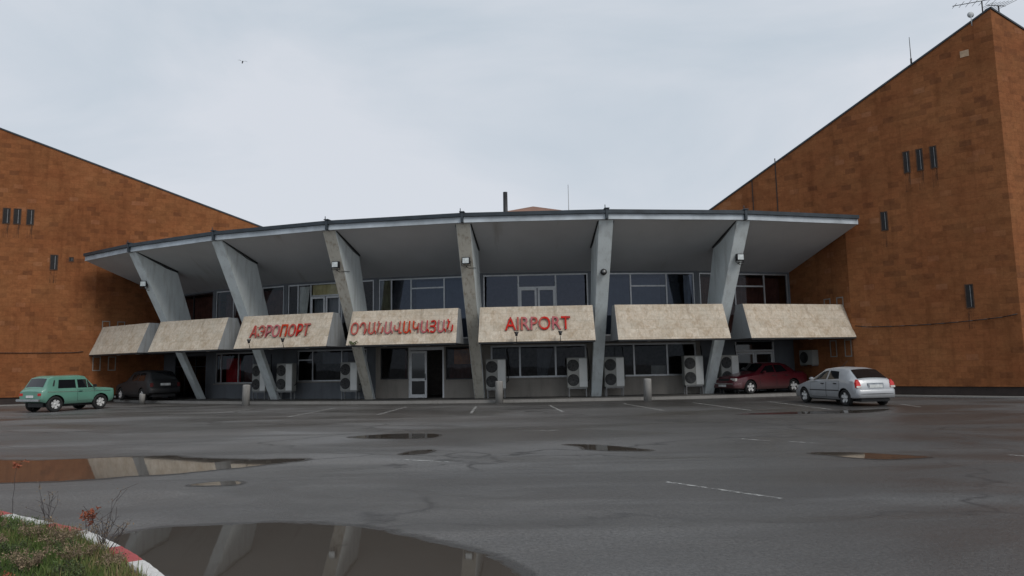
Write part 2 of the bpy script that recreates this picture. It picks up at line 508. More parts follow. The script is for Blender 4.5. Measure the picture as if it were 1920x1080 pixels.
def marking(p, q, w=0.11):
    p, q = Vector(p), Vector(q)
    d = (q - p).normalized()
    n = Vector((-d.y, d.x)) * w / 2
    k = max(2, int((q - p).length / 0.5))
    m = MB()
    for i in range(k):
        a, c = p.lerp(q, i / k), p.lerp(q, (i + 1) / k)
        m.add([(*(a - n), 0.004), (*(c - n), 0.004), (*(c + n), 0.004), (*(a + n), 0.004)], [(0, 1, 2, 3)])
    o = m.build('road_marking', M_LINE)
    tag(o, 'worn white painted parking line on the asphalt', kind='structure')
for p, q in (((-1.5, 24.5), (-1.54, 28.7)), ((1.42, 28.5), (1.69, 24.17)), ((-4.76, 24.54), (-4.46, 29.22)), ((4.46, 28.68), (5.1, 24.07)),
             ((7.24, 28.54), (7.83, 23.29)), ((10.19, 28.34), (10.38, 23.11)), ((-7.77, 24.27), (-7.46, 29.39)), ((2.05, 9.69), (3.11, 8.4)),
             ((4.74, 14.86), (5.17, 14.37)), ((5.49, 14.22), (5.93, 13.76)), ((-2.02, 12.52), (-1.14, 12.12)), ((0.2, 17.7), (1.06, 17.53)),
             ((8.12, 11.73), (8.5, 11.2)), ((13.79, 25.18), (13.55, 23.62)), ((-11.58, 27.2), (-10.94, 29.33))):
    marking(p, q, 0.10 if p[1] > 20 else 0.06)

PUD = dict(
 near=[(-3.9, 6.97), (-3.85, 7.23), (-3.68, 7.42), (-3.06, 7.52), (-2.44, 7.52), (-1.8, 7.39), (-1.43, 7.18), (-0.83, 6.67), (-0.41, 6.3), (-0.17, 5.98), (-0.03, 5.63), (0.02, 5.36), (-0.04, 4.85), (-0.6, 4.2), (-1.3, 3.7), (-2.06, 3.7), (-2.5, 4.6), (-3.0, 5.6), (-3.45, 6.15)],
 left=[(-10.25, 13.33), (-9.04, 13.32), (-8.21, 13.43), (-7.42, 13.63), (-6.57, 13.67), (-6.14, 13.3), (-4.79, 12.89), (-4.1, 12.85), (-3.75, 12.7), (-4.28, 12.2), (-4.78, 11.71), (-5.45, 11.27), (-5.95, 11.12), (-6.47, 10.87), (-6.98, 10.77), (-7.7, 10.66), (-8.26, 10.77), (-9.6, 10.8)],
 p3=[(-3.9, 16.7), (-3.31, 17.3), (-2.55, 17.5), (-1.86, 17.1), (-1.92, 16.2), (-2.86, 16.05)],
 p4=[(1.0, 14.56), (1.55, 14.36), (1.98, 13.9), (2.55, 13.0), (1.82, 13.1), (1.38, 13.4), (1.3, 14.03)],
 p5=[(5.16, 12.5), (5.81, 12.5), (6.25, 12.1), (6.75, 11.55), (6.1, 11.35), (5.75, 11.45), (5.4, 12.0)],
 p6=[(7.0, 21.9), (9.15, 22.35), (10.88, 22.6), (12.2, 22.9), (10.9, 21.6), (9.55, 21.45), (7.6, 21.5)],
 p7=[(-2.12, 13.2), (-1.91, 13.8), (-1.62, 13.95), (-1.7, 13.3)],
 p8=[(-4.6, 10.1), (-4.38, 10.42), (-4.06, 10.42), (-4.0, 10.08)])
PLAB = dict(near='largest puddle, lying against the red and white kerb', left='long puddle mirroring the orange brick wing, beyond the weeds',
            p3='narrow dark puddle on the asphalt in front of the white door', p4='small forked puddle in front of the AIRPORT sign',
            p5='brownish puddle nearest the right edge of the photo', p6='thin puddle under the silver hatchback',
            p7='tiny wet patch beside the long left puddle', p8='tiny puddle between the long puddle and the largest one')
def puddle(key, pts):
    P = [Vector((x, y)) for x, y in pts]
    if key not in ('near', 'left', 'p6'):
        cy_ = sum(p.y for p in P) / len(P)
        P = [Vector((p.x, cy_ + (p.y - cy_) * 0.8)) for p in P]
    # smooth and roughen the outline
    Q = []
    n = len(P)
    for i in range(n):
        a, b_, c, d = P[i - 1], P[i], P[(i + 1) % n], P[(i + 2) % n]
        for k in range(5):
            t = k / 5
            Q.append(0.5 * ((2 * b_) + (c - a) * t + (2 * a - 5 * b_ + 4 * c - d) * t * t + (3 * b_ - a - 3 * c + d) * t ** 3))
    cen = sum(Q, Vector((0, 0))) / len(Q)
    wid = 0.35 if key in ('near', 'left') else 0.22
    m = len(Q)
    nr = []
    for i in range(m):
        d = (Q[(i + 1) % m] - Q[i - 1]).normalized()
        nr.append(Vector((-d.y, d.x)))
    area = sum(Q[i].x * Q[(i + 1) % m].y - Q[(i + 1) % m].x * Q[i].y for i in range(m))
    if area < 0:
        nr = [-v for v in nr]
    vs, dep = [], []
    for off, dv in ((-0.9 * wid, -0.25), (0.0, 0.34), (0.25 * wid, 0.85 if key in ('near', 'left') else 0.5)):
        for i in range(m):
            p = Q[i] + nr[i] * off
            vs.append((p.x, p.y, 0.005))
            dep.append(dv)
    fs = []
    for r in range(2):
        for i in range(m):
            j = (i + 1) % m
            fs.append((r * m + i, r * m + j, (r + 1) * m + j, (r + 1) * m + i))
    fs.append(tuple(range(2 * m, 3 * m)))
    me = bpy.data.meshes.new('puddle')
    me.from_pydata(vs, [], fs)
    at = me.attributes.new('depth', 'FLOAT', 'POINT')
    for i, d in enumerate(dep):
        at.data[i].value = d
    me.materials.append(M_PUDDLE)
    bm = bmesh.new(); bm.from_mesh(me)
    bmesh.ops.triangulate(bm, faces=[f for f in bm.faces if len(f.verts) > 4])
    for f in bm.faces:
        if f.normal.z < 0: f.normal_flip()
    bm.to_mesh(me); bm.free()
    o = bpy.data.objects.new('puddle', me)
    col.objects.link(o)
    tag(o, PLAB[key], kind='structure')
for k, pts in PUD.items():
    puddle(k, pts)

# ------------------------------------------------------------------ terminal building
TERM = empty('terminal_building', (CX, CY, 0))
tag(TERM, 'low curved airport terminal with slanted grey concrete fins and flaring flat roof', 'building')
def lrad(th, R, z):
    return (R * sin(th), -R * cos(th), z)
def tip(i, n, t, R):
    k = max(0.0, (R - 38.5) / 3.6)
    return t + (0.024 * k if i == 0 else (-0.006 * k if i == n - 1 else 0.0))
def chord(profile, name, mat, th=ANG, close=True, trim=False):
    """profile of (R, z) swept along the polygonal arc"""
    m = MB()
    n = len(profile)
    vs = [lrad(tip(i, len(th), t, R) if trim else t, R, z) for i, t in enumerate(th) for (R, z) in profile]
    fs = []
    for i in range(len(th) - 1):
        for k in range(n if close else n - 1):
            l = (k + 1) % n
            fs.append((i * n + k, (i + 1) * n + k, (i + 1) * n + l, i * n + l))
    if close:
        fs.append(tuple(range(n)))
        fs.append(tuple(range((len(th) - 1) * n, len(th) * n)))
    m.add(vs, fs)
    return m.build(name, mat, TERM)
chord([(37.0, 6.06), (37.0, 6.5), (42.12, 7.93), (42.12, 7.70)], 'soffit', M_SOFFIT, trim=True)
chord([(42.124, 7.70), (42.124, 7.94), (42.22, 7.94), (42.22, 7.70)], 'fascia', M_FASCIA, trim=True)
chord([(41.7, 7.99), (41.7, 8.10), (42.32, 8.10), (42.32, 7.944), (42.13, 7.944), (42.13, 7.99)], 'roof_edge', M_CAP, trim=True)
chord([(41.69, 7.99), (41.69, 8.08), (24, 8.33), (24, 8.0)], 'roof', M_ROOF, trim=True)
# dark joint sleeves where the fascia lengths meet
for i in range(1, 7):
    m = MB()
    m.box(-0.055, 0.055, -42.345, -42.0, 7.69, 8.115)
    m.box(-0.11, 0.11, -42.38, -42.1, 8.117, 8.16)
    m.tube((-0.07, -42.3, 8.15), (-0.07, -42.3, 8.30), 0.02)
    m.build('fascia_joint', M_CAP, TERM, rotz=ANG[i], bevel=0.01)
# balcony slab and interior
chord([(36.9, 2.66), (36.9, 2.92), (38.9, 2.92), (38.9, 2.66)], 'balcony_slab', M_SLAB)
chord([(33.0, 0.13), (33.0, 6.3), (32.8, 6.3), (32.8, 0.13)], 'interior_wall', M_INT)
chord([(33.0, 2.66), (33.0, 2.9), (36.9, 2.9), (36.9, 2.66)], 'interior_floor', M_INT)
chord([(33.0, 6.1), (33.0, 6.4), (36.99, 6.4), (36.99, 6.1)], 'interior_ceiling', M_INT)

RW = 37.2            # wall face, apothem
def bayrot(i):
    return (ANG[i] + ANG[i + 1]) / 2
def half(i, R):
    return R * math.tan((ANG[i + 1] - ANG[i]) / 2)
FIN_LAB = {}
def fin(i):
    th = ANG[i + 1]
    def fr(z):
        return 38.03 + (z - 0.15) * 0.539
    zs = [0.11, 3.0, 4.42, 6.95, 7.70]
    prof = [(fr(0.11), 0.11), (fr(2.9), 2.9), (fr(7.69) , 7.69), (40.4, 7.02), (39.75, 6.86), (38.85, 4.42), (38.4, 2.95), (fr(2.9) - 0.24, 2.9), (fr(0.11) - 0.24, 0.11)]
    def hw(z):
        return 0.235 + 0.075 * z / 7.7
    m = MB()
    n = len(prof)
    vs = [(-hw(z), -r, z) for r, z in prof] + [(hw(z), -r, z) for r, z in prof]
    fs = []
    mi = []
    m.add(vs, [(1, 2, 3, 4, 5, 6, 7), (0, 1, 7, 8), (n + 7, n + 6, n + 5, n + 4, n + 3, n + 2, n + 1), (n + 8, n + 7, n + 1, n)], 0)
    for k in range(n):
        l = (k + 1) % n
        m.add([vs[k], vs[l], vs[n + l], vs[n + k]], [(0, 1, 2, 3)], 1 if k in (0, 1) else 0)
    weather = M_FINW if i in (2, 3) else M_FIN
    f_ = m.build('concrete_fin', [M_FIN, weather], TERM, rotz=th, bevel=0.02)
    j = MB()  # dark strips imitating the gap shadow between fin and soffit
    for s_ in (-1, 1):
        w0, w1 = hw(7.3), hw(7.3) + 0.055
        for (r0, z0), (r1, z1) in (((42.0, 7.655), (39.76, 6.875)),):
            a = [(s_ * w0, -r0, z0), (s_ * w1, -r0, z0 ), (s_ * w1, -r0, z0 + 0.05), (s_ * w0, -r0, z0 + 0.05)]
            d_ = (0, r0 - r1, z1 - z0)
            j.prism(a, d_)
    j.build('soffit_gap_shade', M_DARK, f_)
    return f_
for i in range(6):
    f = fin(i)
    if i == 2:
        f['label'] = 'fin with a brown weathered front edge'
# balcony panels (stone clad boxes between the fins)
def font_mesh(txt, size, extrude, bold):
    cu = bpy.data.curves.new('lettering', 'FONT')
    cu.body = txt
    cu.size = size
    cu.extrude = extrude
    cu.offset = bold
    cu.align_x = 'CENTER'
    cu.resolution_u = 3
    o = bpy.data.objects.new('lettering', cu)
    col.objects.link(o)
    dg = bpy.context.evaluated_depsgraph_get()
    dg.update()
    me = bpy.data.meshes.new_from_object(o.evaluated_get(dg))
    bpy.data.objects.remove(o)
    return me
def letter_mat(name, c1, c2):
    t = NT(name)
    n = t.noise(t.ob(), 3.5, 5, 0.7)
    t.set(Base_Color=t.ramp(n, (0.35, c1), (0.55, c2), (0.66, tuple(x * .6 + .05 for x in c2))), Roughness=0.8)
    t.b.inputs['Specular IOR Level'].default_value = 0.2
    return t.m
M_L = [letter_mat('letter_red', (0.56, 0.02, 0.012), (0.44, 0.022, 0.015)), letter_mat('letter_faded', (0.40, 0.05, 0.04), (0.42, 0.11, 0.09)), letter_mat('letter_pink', (0.38, 0.06, 0.07), (0.42, 0.13, 0.14)), letter_mat('letter_orange', (0.55, 0.05, 0.012), (0.44, 0.04, 0.012))]
GAP = 0.4855
PB, PT = (41.39, 2.64), (40.76, 4.19)       # bottom and top front corner (R on the fins' radial lines)
def panel(i):
    ha = (ANG[i + 1] - ANG[i]) / 2
    c = cos(ha)
    def w(R, side):
        e = R * sin(ha)
        end = (i == 0 and side < 0) or (i == 6 and side > 0)
        return side * (e - (0.0 if end else GAP))
    prof = [(PB[0], PB[1]), (PT[0], PT[1]), (PT[0] - 0.62, PT[1]), (39.45, PB[1])]
    m = MB()
    vs = [(w(R, -1), -R * c, z) for R, z in prof] + [(w(R, 1), -R * c, z) for R, z in prof]
    m.add(vs, [(0, 1, 5, 4)], 0)
    m.add(vs, [(1, 2, 6, 5), (2, 3, 7, 6), (0, 1, 2, 3), (4, 5, 6, 7)], 1)
    m.add(vs, [(3, 0, 4, 7)], 2)
    p = m.build('balcony_panel', [M_TRAV, M_PANELSIDE, M_SLAB], TERM, rotz=bayrot(i))
    m = MB()      # thin dark drip edge under the panel
    m.box(w(PB[0], -1) + 0.02, w(PB[0], 1) - 0.02, -(PB[0] - 0.01) * c, -(PB[0] - 0.35) * c, 2.57, 2.637)
    m.build('drip_edge', M_DARK, p)
    return p, c
WORDS = {2: ('\u0410\u042d\u0420\u041e\u041f\u041e\u0420\u0422', -0.02, 3.22, 0.0, (1, 1, 2, 2, 3, 1, 0, 1)),
         3: ('\u0555\u0534\u0531\u0546\u0531\u054e\u0531\u053f\u0531\u0545\u0531\u0546', 0.0, 4.7, 0.0, (1, 1, 1, 1, 2, 1, 3, 3, 2, 0, 2, 0)),
         4: ('AIRPORT', 0.0, 2.82, 0.0, (0, 1, 2, 1, 0, 2, 0))}
PCEN = {2: -0.02, 3: 0.02, 4: 0.0}
slope = atan2(PB[0] - PT[0], PT[1] - PB[1])
for i in range(7):
    p, c = panel(i)
    if i in WORDS:
        txt, dx, width, dz, cols = WORDS[i]
        me = font_mesh(txt, 0.9, 0.025, 0.005)
        xs = [v.co.x for v in me.vertices]; ys = [v.co.y for v in me.vertices]
        sx = width / (max(xs) - min(xs)); x0 = (max(xs) + min(xs)) / 2
        sy = 0.62 / (max(ys) - min(ys)); y0 = (max(ys) + min(ys)) / 2
        me.materials.clear()
        for mm in M_L:
            me.materials.append(mm)
        for pl in me.polygons:
            k = int((pl.center.x - min(xs)) / (max(xs) - min(xs)) * len(cols))
            pl.material_index = cols[max(0, min(len(cols) - 1, k))]
        zc = {2: 3.42, 3: 3.40, 4: 3.42}[i]
        tf = (zc - PB[1]) / (PT[1] - PB[1])
        Rc = (PB[0] + (PT[0] - PB[0]) * tf) * c + 0.07
        X = Matrix.Translation((dx + {2: -0.12, 3: -0.02, 4: 0.05}[i], -Rc, zc)) @ Matrix.Rotation(pi / 2 - slope * 0.85, 4, 'X') @ Matrix.Diagonal((sx, sy, 1, 1)) @ Matrix.Translation((-x0, -y0, 0))
        me.transform(X)
        auto_uv(me) if not me.uv_layers else None
        lo = bpy.data.objects.new('lettering', me)
        col.objects.link(lo)
        lo.parent = p
        lo['label'] = 'faded red raised letters reading ' + txt
        # stand-off pins that carry the letters
        m = MB()
        for k in range(len(cols)):
            u = dx - width / 2 + width * (k + 0.5) / len(cols)
            for zz in (zc - 0.2, zc + 0.2):
                t2 = (zz - PB[1]) / (PT[1] - PB[1])
                R2 = (PB[0] + (PT[0] - PB[0]) * t2) * c
                m.tube((u, -R2 + 0.02, zz), (u, -R2 - 0.10, zz), 0.012, n=5)
        m.build('bolt', M_DARK, p)

# ---- bay walls and windows
def wall_with(i, z0, z1, ops, name, mat, R=RW, th=0.25):
    """wall slab in bay i with rectangular openings (u0,u1,z0,z1)"""
    m = MB()
    h = half(i, R) - 0.002
    ops = sorted(ops)
    u = -h
    def bx(a, b_, c, d):
        if b_ - a > 0.004 and d - c > 0.004:
            m.box(a, b_, -R, -R + th, c, d)
    for (a, b_, c, d) in ops:
        bx(u, a, z0, z1)
        bx(a, b_, z0, c)
        bx(a, b_, d, z1)
        u = b_
    bx(u, h, z0, z1)
    return m.build(name, mat, TERM, rotz=bayrot(i))
def window(i, u0, u1, z0, z1, mull=(), trans=(), fm=None, gm=None, name='window', fw=0.06, sill=True, panes=True):
    """window filling an opening: frame and glass are sub-parts of the window part"""
    fm = fm or M_ALU
    rot = bayrot(i)
    m = MB()
    yo, yi = -RW + 0.04, -RW + 0.12
    m.box(u0, u0 + fw, yo, yi, z0, z1); m.box(u1 - fw, u1, yo, yi, z0, z1)
    m.box(u0 + fw, u1 - fw, yo, yi, z0, z0 + fw); m.box(u0 + fw, u1 - fw, yo, yi, z1 - fw, z1)
    for x in mull:
        m.box(x - fw / 2, x + fw / 2, yo + 0.003, yi - 0.003, z0 + fw, z1 - fw)
    for (a, b_, z) in trans:
        m.box(a + fw / 2 + 0.001, b_ - fw / 2 - 0.001, yo + 0.006, yi - 0.006, z - fw / 2, z + fw / 2)
    w = m.build(name, fm, TERM, rotz=rot)
    g = MB()
    g.add([(u0 + 0.02, -RW + 0.08, z0 + 0.02), (u1 - 0.02, -RW + 0.08, z0 + 0.02), (u1 - 0.02, -RW + 0.08, z1 - 0.02), (u0 + 0.02, -RW + 0.08, z1 - 0.02)], [(0, 1, 2, 3)])
    g.build('glass', gm or M_GLASS, w, fix=False)
    if sill:
        s = MB()
        s.box(u0 - 0.05, u1 + 0.05, -RW - 0.07, -RW + 0.035, z0 - 0.05, z0 - 0.002)
        s.build('sill', M_SILLWALL if sill is True else sill, w)
    return w
def curtain(w, u0, u1, z0, z1, mat, shear=0.0, name='curtain', R=RW - 0.35):
    m = MB()
    n = max(6, int((u1 - u0) / 0.07))
    vs = []
    for k in range(n + 1):
        u = u0 + (u1 - u0) * k / n
        y = -R + 0.03 * sin(k * 1.9) + 0.015 * sin(k * 0.7)
        vs += [(u, y, z1), (u + shear * k / n, y, z0)]
    fs = [(2 * k, 2 * k + 1, 2 * k + 3, 2 * k + 2) for k in range(n)]
    m.add(vs, fs, 0, True)
    return m.build(name, mat, w)
M_REDC = simple('red_curtain', (0.50, 0.02, 0.03), 0.8, 0, 0.3, 4)
M_WHITEC = simple('pale_curtain', (0.80, 0.84, 0.84), 0.85, 0, 0.15, 3)
M_YELLOW = simple('yellowed_blind', (0.84, 0.72, 0.42), 0.85, 0, 0.3, 2)
M_GREYC = simple('grey_blind', (0.25, 0.28, 0.32), 0.8, 0, 0.15, 2)
M_BROWNC = simple('brown_curtain', (0.10, 0.04, 0.035), 0.9, 0, 0.3, 3)
M_ORANGE = simple('orange_reflection', (0.52, 0.20, 0.05), 0.8, 0, 0.5, 2.2)  # painted stand-in for an orange reflection in the glass

HB = 2.60
LOW = {0: [(-1.3, 1.9, 0.12, 2.5)],
       1: [(-2.45, 0.45, 0.93, HB)],
       2: [(-1.92, 2.2, 1.0, HB)],
       3: [(-2.45, -1.02, 1.05, HB), (-0.98, 0.82, 0.12, HB), (0.9, 2.4, 1.0, HB)],
       4: [(-2.25, 2.4, 1.03, HB)],
       5: [(-2.3, 2.5, 1.0, HB)],
       6: [(-0.72, 1.48, 0.12, HB)]}
UPZ0, UPZ1 = 2.98, 6.07
for i in range(7):
    m_low = M_GREYWALL if i in (0, 1, 2, 6) else M_SILLWALL
    wall_with(i, 0.121, 2.655, LOW[i], 'wall', m_low)
    h = half(i, RW)
    wall_with(i, 2.925, 6.2, [(-h + 0.13, h - 0.13, UPZ0, UPZ1)], 'upper_wall', M_GREYWALL)
# lower windows
w = window(0, -1.3, 1.9, 0.12, 2.5, (-0.3, 0.8), ((-1.3, 1.9, 1.9),), fm=M_DARK, sill=False, name='shopfront')
w = window(1, -2.45, 0.45, 0.93, HB, (-2.05, -0.70))
curtain(w, -1.95, -0.80, 0.95, 2.3, M_REDC); curtain(w, -0.6, 0.35, 0.95, 2.4, M_BROWNC)
w = window(2, -1.92, 2.2, 1.0, HB, (-1.0, 0.72), ((-1.92, -1.0, 2.1),))
curtain(w, -0.9, 0.6, 1.9, 2.5, M_GREYC, name='blind', R=RW - 0.8)
w = window(3, -2.45, -1.02, 1.05, HB, (), fm=M_DARK)
curtain(w, -1.3, -1.05, 1.1, 2.5, M_BROWNC)
w = window(3, 0.9, 2.4, 1.0, HB, (), fm=M_DARK)
curtain(w, 1.2, 2.35, 1.75, 2.5, M_ORANGE, name='blind', R=RW - 0.5); curtain(w, 0.95, 2.35, 1.02, 1.74, M_BROWNC, R=RW - 0.55)  # orange sheet imitates a reflection in the pane
w = window(4, -2.25, 2.4, 1.03, HB, (-0.83, 0.90), fw=0.085)
curtain(w, 0.0, 0.8, 1.1, 2.45, M_GREYC, -0.3, R=RW - 1.6)
w = window(5, -2.3, 2.5, 1.0, HB, (-0.65, 1.02), fw=0.08)
curtain(w, 0.55, 1.35, 1.05, 1.5, M_WHITEC, name='blind', R=RW - 1.2)
# bay 3 doorway: white leaf shut, second leaf open inwards
def door_leaf(name, parent, u0, u1, z0, z1, mat, R, rot, mid=0.95, fw=0.10):
    m = MB()
    y0, y1 = -R, -R + 0.06
    m.box(u0, u0 + fw, y0, y1, z0, z1); m.box(u1 - fw, u1, y0, y1, z0, z1)
    for a, b_ in ((z0, z0 + 0.16), (mid, mid + 0.13), (z1 - fw, z1)):
        m.box(u0 + fw + 0.0005, u1 - fw - 0.0005, y0 + 0.002, y1 - 0.002, a, b_)
    d = m.build(name, mat, parent, rotz=rot)
    g = MB()
    for a, b_ in ((z0 + 0.16, mid), (mid + 0.13, z1 - fw)):
        g.box(u0 + fw, u1 - fw, y0 + 0.022, y0 + 0.034, a, b_)
    g.build('glass', M_CARGLASS, d)
    hnd = MB()
    hnd.box(u1 - fw + 0.02, u1 - fw + 0.05, y0 - 0.05, y0 - 0.03, mid + 0.05, mid + 0.35)
    hnd.box(u1 - fw + 0.025, u1 - fw + 0.045, y0 - 0.03, y0 + 0.0, mid + 0.08, mid + 0.12)
    hnd.build('handle', M_DARK, d)
    return d
door_leaf('door', TERM, -0.94, -0.07, 0.14, 2.42, M_WHITE, RW - 0.03, bayrot(3))
m = MB()
m.box(-0.98, -0.942, -RW, -RW + 0.2, 0.125, HB); m.box(0.74, 0.82, -RW, -RW + 0.2, 0.125, HB); m.box(-0.94, 0.738, -RW, -RW + 0.2, 2.46, HB)
m.build('door_frame', M_WHITE, TERM, rotz=bayrot(3))
# bay 6 double door in a pale frame, with a transom light
for a in (-0.66, 0.39):
    door_leaf('door', TERM, a, a + 1.03, 0.14, 2.08, M_WHITE, RW - 0.05, bayrot(6))
m = MB()
m.box(-0.72, -0.665, -RW, -RW + 0.2, 0.125, HB); m.box(1.425, 1.48, -RW, -RW + 0.2, 0.125, HB); m.box(-0.663, 1.423, -RW, -RW + 0.2, 2.10, 2.2)
df = m.build('door_frame', M_WHITE, TERM, rotz=bayrot(6))
m = MB(); m.box(-0.66, 1.42, -RW + 0.08, -RW + 0.09, 2.2, HB); m.build('glass', M_CARGLASS, df)

# upper windows
def up(i, mull, trans=(), fm=None):
    h = half(i, RW)
    return window(i, -h + 0.13, h - 0.13, UPZ0, UPZ1, mull, trans, fm or M_ALU, M_GLASS_UP if i in (3, 4, 5) else M_GLASS_DIM, sill=False, fw=0.07)
H5 = half(3, RW) - 0.22
w = up(0, (-1.2, 0.4), fm=M_DARK); curtain(w, -2.1, 2.2, 3.0, 5.95, M_BROWNC, R=RW - 0.6)
w = up(1, (-1.19, 1.0), fm=M_ALU); curtain(w, -2.4, 2.4, 3.0, 5.95, M_BROWNC, R=RW - 0.6)
w = up(2, (-1.95, -1.17, 0.69), ((-1.17, 0.69, 5.42),))
curtain(w, -1.93, -1.3, 3.0, 5.95, M_WHITEC, -0.35, R=RW - 0.16); curtain(w, -1.12, 0.66, 5.40, 6.0, M_YELLOW, name='blind', R=RW - 0.16); curtain(w, -1.1, 0.62, 3.0, 5.35, M_GREYC, name='blind', R=RW - 0.3)
cs = MB()
for a, b_ in ((-1.12, -0.27), (-0.22, 0.64)):
    y0, y1 = -RW - 0.02, -RW + 0.035
    cs.box(a, a + 0.09, y0, y1, 3.06, 5.36); cs.box(b_ - 0.09, b_, y0, y1, 3.06, 5.36)
    cs.box(a + 0.091, b_ - 0.091, y0, y1, 5.26, 5.36); cs.box(a + 0.091, b_ - 0.091, y0, y1, 3.06, 3.2)
cs.build('casement', M_WHITE, w)
w = up(3, (-1.9, -0.87, 0.84), ((-0.87, 0.84, 5.55),))
curtain(w, -2.5, -1.95, 3.0, 6.0, M_YELLOW, R=RW - 0.16); curtain(w, -0.8, 2.4, 3.0, 5.95, M_GREYC, name='blind', R=RW - 0.7)
w = up(4, (-0.84, 0.99), ((-0.84, 0.99, 5.42),), fm=M_WHITE)
cs = MB()
for a, b_ in ((-0.80, 0.05), (0.10, 0.95)):
    y0, y1 = -RW - 0.02, -RW + 0.035
    cs.box(a, a + 0.10, y0, y1, 3.06, 5.38); cs.box(b_ - 0.10, b_, y0, y1, 3.06, 5.38)
    cs.box(a + 0.101, b_ - 0.101, y0, y1, 5.27, 5.38); cs.box(a + 0.101, b_ - 0.101, y0, y1, 3.06, 3.2)
cs.build('casement', M_WHITE, w)
w = up(5, (-0.69, 1.13), ((-0.69, 1.13, 5.42),))
curtain(w, -2.4, 1.1, 3.0, 5.95, M_GREYC, name='blind', R=RW - 1.0); curtain(w, 2.05, 2.45, 3.0, 5.95, M_WHITEC, -0.15, R=RW - 0.16)
w = up(6, (-0.53, 1.16), ((-0.53, 1.16, 5.42),)); curtain(w, -2.4, 2.4, 3.0, 5.95, M_BROWNC, R=RW - 0.6)

